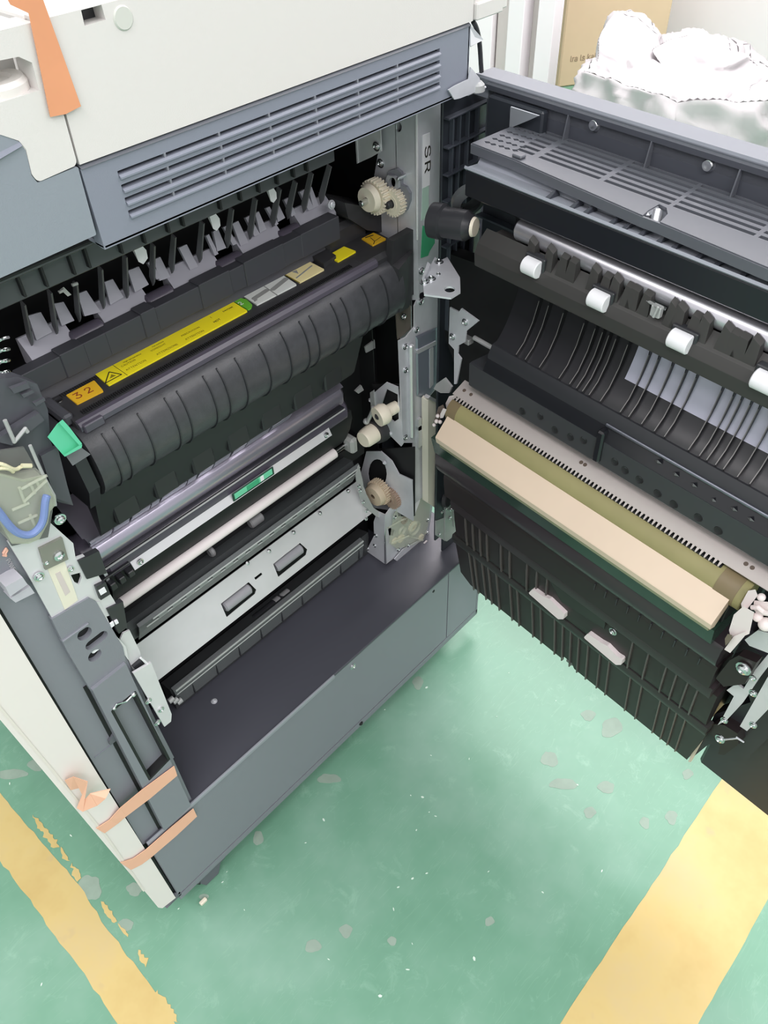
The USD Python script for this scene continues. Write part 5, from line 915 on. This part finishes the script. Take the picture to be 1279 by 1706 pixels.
for px, py, r_ in ((1238, 1114, 0.0062), (1199, 1231, 0.0045), (1254, 1155, 0.0034), (1206, 1200, 0.0032), (1254, 1208, 0.0032), (1254, 1130, 0.0026)):
    a_ = A(px, py, w=0.0925); dp('end_screw', screw((a_[0], 0.0925, a_[2]), (0, 1, 0), r_), bright)
dp('end_spring', tube([A(1208, 1232, w=0.07), A(1228, 1230, w=0.07), A(1238, 1236, w=0.07), A(1226, 1228, w=0.07)], 0.0011), metal)

# ================================================================== transfer roller unit carried by the door
tu = thing('transfer_roller_unit', 'cream covered transfer roller unit with toothed steel plate, mounted across the open door', 'transfer unit', at=HINGE, rz=math.degrees(DA) + 180)
def tp(name, mesh, mat, label=None, smooth=32, parent=None): return part(parent or tu, name, mesh, mat, label, smooth, True)
TU0, TU1 = A(766, 650, w=0.075)[0], A(1246, 948, w=0.075)[0]
zt0, zt1 = 0.676, 0.666
tpl = tp('toothed_plate', cat([ext(sheet([(0.066, zt0 - 0.006), (0.067, zt0), (0.088, zt1)], 0.0014), TU0, 0.60, 'x')] ), M('teeth_plate', (206, 198, 194), 0.4, 0.35), 'pale steel plate with a toothed edge')
n_ = int((TU1 - 0.02 - TU0) / 0.0052)
for k in range(n_):
    u_ = TU0 + 0.004 + k * 0.0052
    tp('plate_tooth', hull([(u_, 0.0875, zt1 + 0.0006), (u_ + 0.003, 0.0875, zt1 + 0.0006), (u_, 0.0875, zt1 - 0.0006), (u_ + 0.003, 0.0875, zt1 - 0.0006), (u_ + 0.0008, 0.0925, zt1 - 0.0022), (u_ + 0.0022, 0.0925, zt1 - 0.0022), (u_ + 0.0008, 0.0925, zt1 - 0.0032), (u_ + 0.0022, 0.0925, zt1 - 0.0032)]), UsdShade.Material.Get(stage, '/World/Looks/teeth_plate'), smooth=False, parent=tpl)
tp('plate_gap', bx(TU0 + 0.002, TU1 - 0.02, 0.070, 0.090, zt1 - 0.0075, zt1 - 0.004, 0.0005), dark)
for px, py in ((774, 650), (785, 659), (968, 773), (974, 779), (1238, 950), (1249, 955)):
    a_ = A(px, py, w=0.077); tp('plate_hole', lathe((a_[0], 0.0775, zt1 + 0.0050), (0, 0.43, 0.9), [(0, 0), (0, 0.0026), (0.0012, 0.0022), (0.0012, 0)], 12), M('hole_brown', (96, 84, 74), 0.5) if px == 774 else UsdShade.Material.Get(stage, '/World/Looks/hole_brown'), parent=tpl)
RC_ = (0.084, 0.6425); RR = 0.0185
ol = tp('transfer_roller', rod((0.046, *RC_), (A(1210, 985, w=0.09)[0] + 0.02, *RC_), RR, 40, 0.001), olive, 'olive rubber roller')
obm = M('olive_brown', (126, 112, 84), 0.5)
for a, b in ((0.046, 0.016), (0.430, 0.022)): tp('roller_band', lathe((a, *RC_), (1, 0, 0), [(0, 0.01), (0, RR + 0.0004), (b, RR + 0.0004), (b, 0.01)], 40), obm, parent=ol)
c0, c1 = (0.1000, 0.6420), (0.1235, 0.6190)
tcv = tp('front_cover', ext(Polygon([c0, (0.1025, 0.6428), (c1[0] - 0.001, c1[1] + 0.0022), c1, (0.1215, 0.6100), (0.112, 0.606), (0.098, 0.628), (0.0975, 0.640)]), 0.050, 0.449, 'x'), cream, 'long cream plastic cover')
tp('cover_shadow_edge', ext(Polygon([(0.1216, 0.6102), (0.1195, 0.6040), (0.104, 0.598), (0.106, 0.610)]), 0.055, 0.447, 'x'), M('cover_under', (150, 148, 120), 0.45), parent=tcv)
tp('roller_recess', bx(0.045, 0.45, 0.060, 0.098, 0.60, 0.628), dark)
# hinge-end bearing
pw_ = pinkw
def blob(w0, w1, pts): return hull([A(*p, w=w) for w in (w0, w1) for p in pts])
be = tp('end_bearing', cat([blob(0.080, 0.088, [(742, 672), (748, 660), (757, 658), (761, 664), (752, 682), (744, 684)]), blob(0.096, 0.104, [(733, 690), (738, 680), (744, 682), (738, 696), (733, 697)])]), pw_, 'pinkish white roller bearing')
for px, py, r_ in ((729, 693, 0.0028), (727, 702, 0.0030), (733, 703, 0.0028), (723, 708, 0.0026)):
    tp('bearing_stud', trimesh.creation.icosphere(2, r_).apply_translation(A(px, py, w=0.1)), pw_, parent=be)
tp('end_shell', cat([blob(0.088, 0.096, [(730, 678), (738, 674), (742, 682), (728, 706), (722, 704)])]), M('taupe_plastic', (112, 98, 90), 0.5))
tp('lower_carrier', cat([blob(0.075, 0.085, [(722, 735), (731, 731), (756, 752), (775, 768), (812, 792), (808, 800), (770, 785), (744, 765)])]), M('smoked_bracket', (92, 90, 86), 0.35))
a_ = A(770, 782, w=0.088); tp('carrier_screw', screw(a_, (0, 1, 0), 0.003), bright)
# free-end bearing block
fe = tp('end_cap', cat([blob(0.088, 0.104, [(1234, 1006), (1246, 984), (1258, 982), (1262, 992), (1242, 1018), (1236, 1018)]), blob(0.100, 0.118, [(1214, 1050), (1222, 1024), (1238, 1010), (1256, 1020), (1248, 1056), (1224, 1066), (1217, 1064)]), blob(0.108, 0.120, [(1206, 1082), (1222, 1060), (1242, 1052), (1240, 1060), (1216, 1088)]), blob(0.086, 0.100, [(1256, 1000), (1290, 1004), (1300, 1030), (1262, 1024), (1254, 1014)])]), pw_, 'white nylon bearing block')
for px, py, r_ in ((1224, 1038, 0.0032), (1233, 1036, 0.0026), (1222, 1053, 0.0028), (1268, 995, 0.004), (1262, 1028, 0.005), (1275, 1040, 0.007)):
    tp('bearing_stud', trimesh.creation.icosphere(2, r_).apply_translation(A(px, py, w=0.115 if px < 1240 else 0.1)), pw_, parent=fe)
tp('bearing_rim', tube([A(*p, w=0.104) for p in ((1252, 1012), (1262, 1012), (1272, 1020), (1285, 1024))], 0.0024), pw_, parent=fe)
tp('cover_clip', blob(0.116, 0.1245, [(1207, 1064), (1212, 1056), (1219, 1058), (1218, 1066), (1208, 1076)]), M('clip_brown', (112, 102, 88), 0.5))

# ================================================================== tape strips
def strip(name, lab, quads, mat, y=-0.006, t=0.0005, group=None):
    m_ = cat([ext(Polygon(PY(y, q)).buffer(0), y, y + t, 'y') for q in quads])
    o = part(None, name, m_, mat); return tag(o, lab, 'tape', group)
strip('tape_strip', 'orange tape strip hanging down the white seam at the upper left', [[(18, 8), (48, 22), (84, 195), (110, 190), (135, 177), (72, 0), (64, -60), (-20, -60)]], tape, -0.0035)
def fold(name, lab, pts3, mat):
    top = [np.array(p[0]) for p in pts3]; bo = [np.array(p[1]) for p in pts3]
    m_ = []
    for i in range(len(top) - 1):
        n = np.cross(top[i + 1] - top[i], bo[i] - top[i]); n = n / np.linalg.norm(n) * 0.0004
        m_.append(hull([top[i] + n, top[i + 1] + n, bo[i] + n, bo[i + 1] + n, top[i] - n, top[i + 1] - n, bo[i] - n, bo[i + 1] - n]))
    o = part(None, name, cat(m_), mat, smooth=False); return tag(o, lab, 'tape')
Y = lambda px, py, y: A(px, py, y=y)
fold('tape_strip', 'salmon tape strip crossing the grey latch panel just under its pocket', [(Y(160, 1380, -0.0040), Y(174, 1388, -0.0040)), (Y(182, 1366, -0.0042), Y(196, 1372, -0.0042)), (Y(200, 1346, -0.0075), Y(210, 1360, -0.0075)), (Y(236, 1316, -0.0095), Y(250, 1330, -0.0095)), (Y(290, 1276, -0.0095), Y(295, 1292, -0.0095))], tape2)
fold('tape_strip', 'lowest salmon tape strip, running from the white front cover onto the grey skirt', [(Y(200, 1437, -0.0040), Y(218, 1449, -0.0040)), (Y(222, 1430, -0.0042), Y(236, 1440, -0.0042)), (Y(242, 1416, -0.0050), Y(252, 1428, -0.0050)), (Y(285, 1378, -0.0050), Y(294, 1392, -0.0050)), (Y(322, 1347, -0.0050), Y(328, 1360, -0.0050))], tape2)
fold('tape_scrap', 'crumpled piece of salmon tape peeling off the white front cover', [(Y(108, 1300, -0.0045), Y(118, 1316, -0.0045)), (Y(122, 1294, -0.016), Y(134, 1312, -0.012)), (Y(146, 1302, -0.020), Y(138, 1326, -0.012)), (Y(128, 1346, -0.0045), Y(138, 1352, -0.010)), (Y(150, 1322, -0.018), Y(162, 1342, -0.022)), (Y(184, 1314, -0.028), Y(176, 1330, -0.030))], tape2)
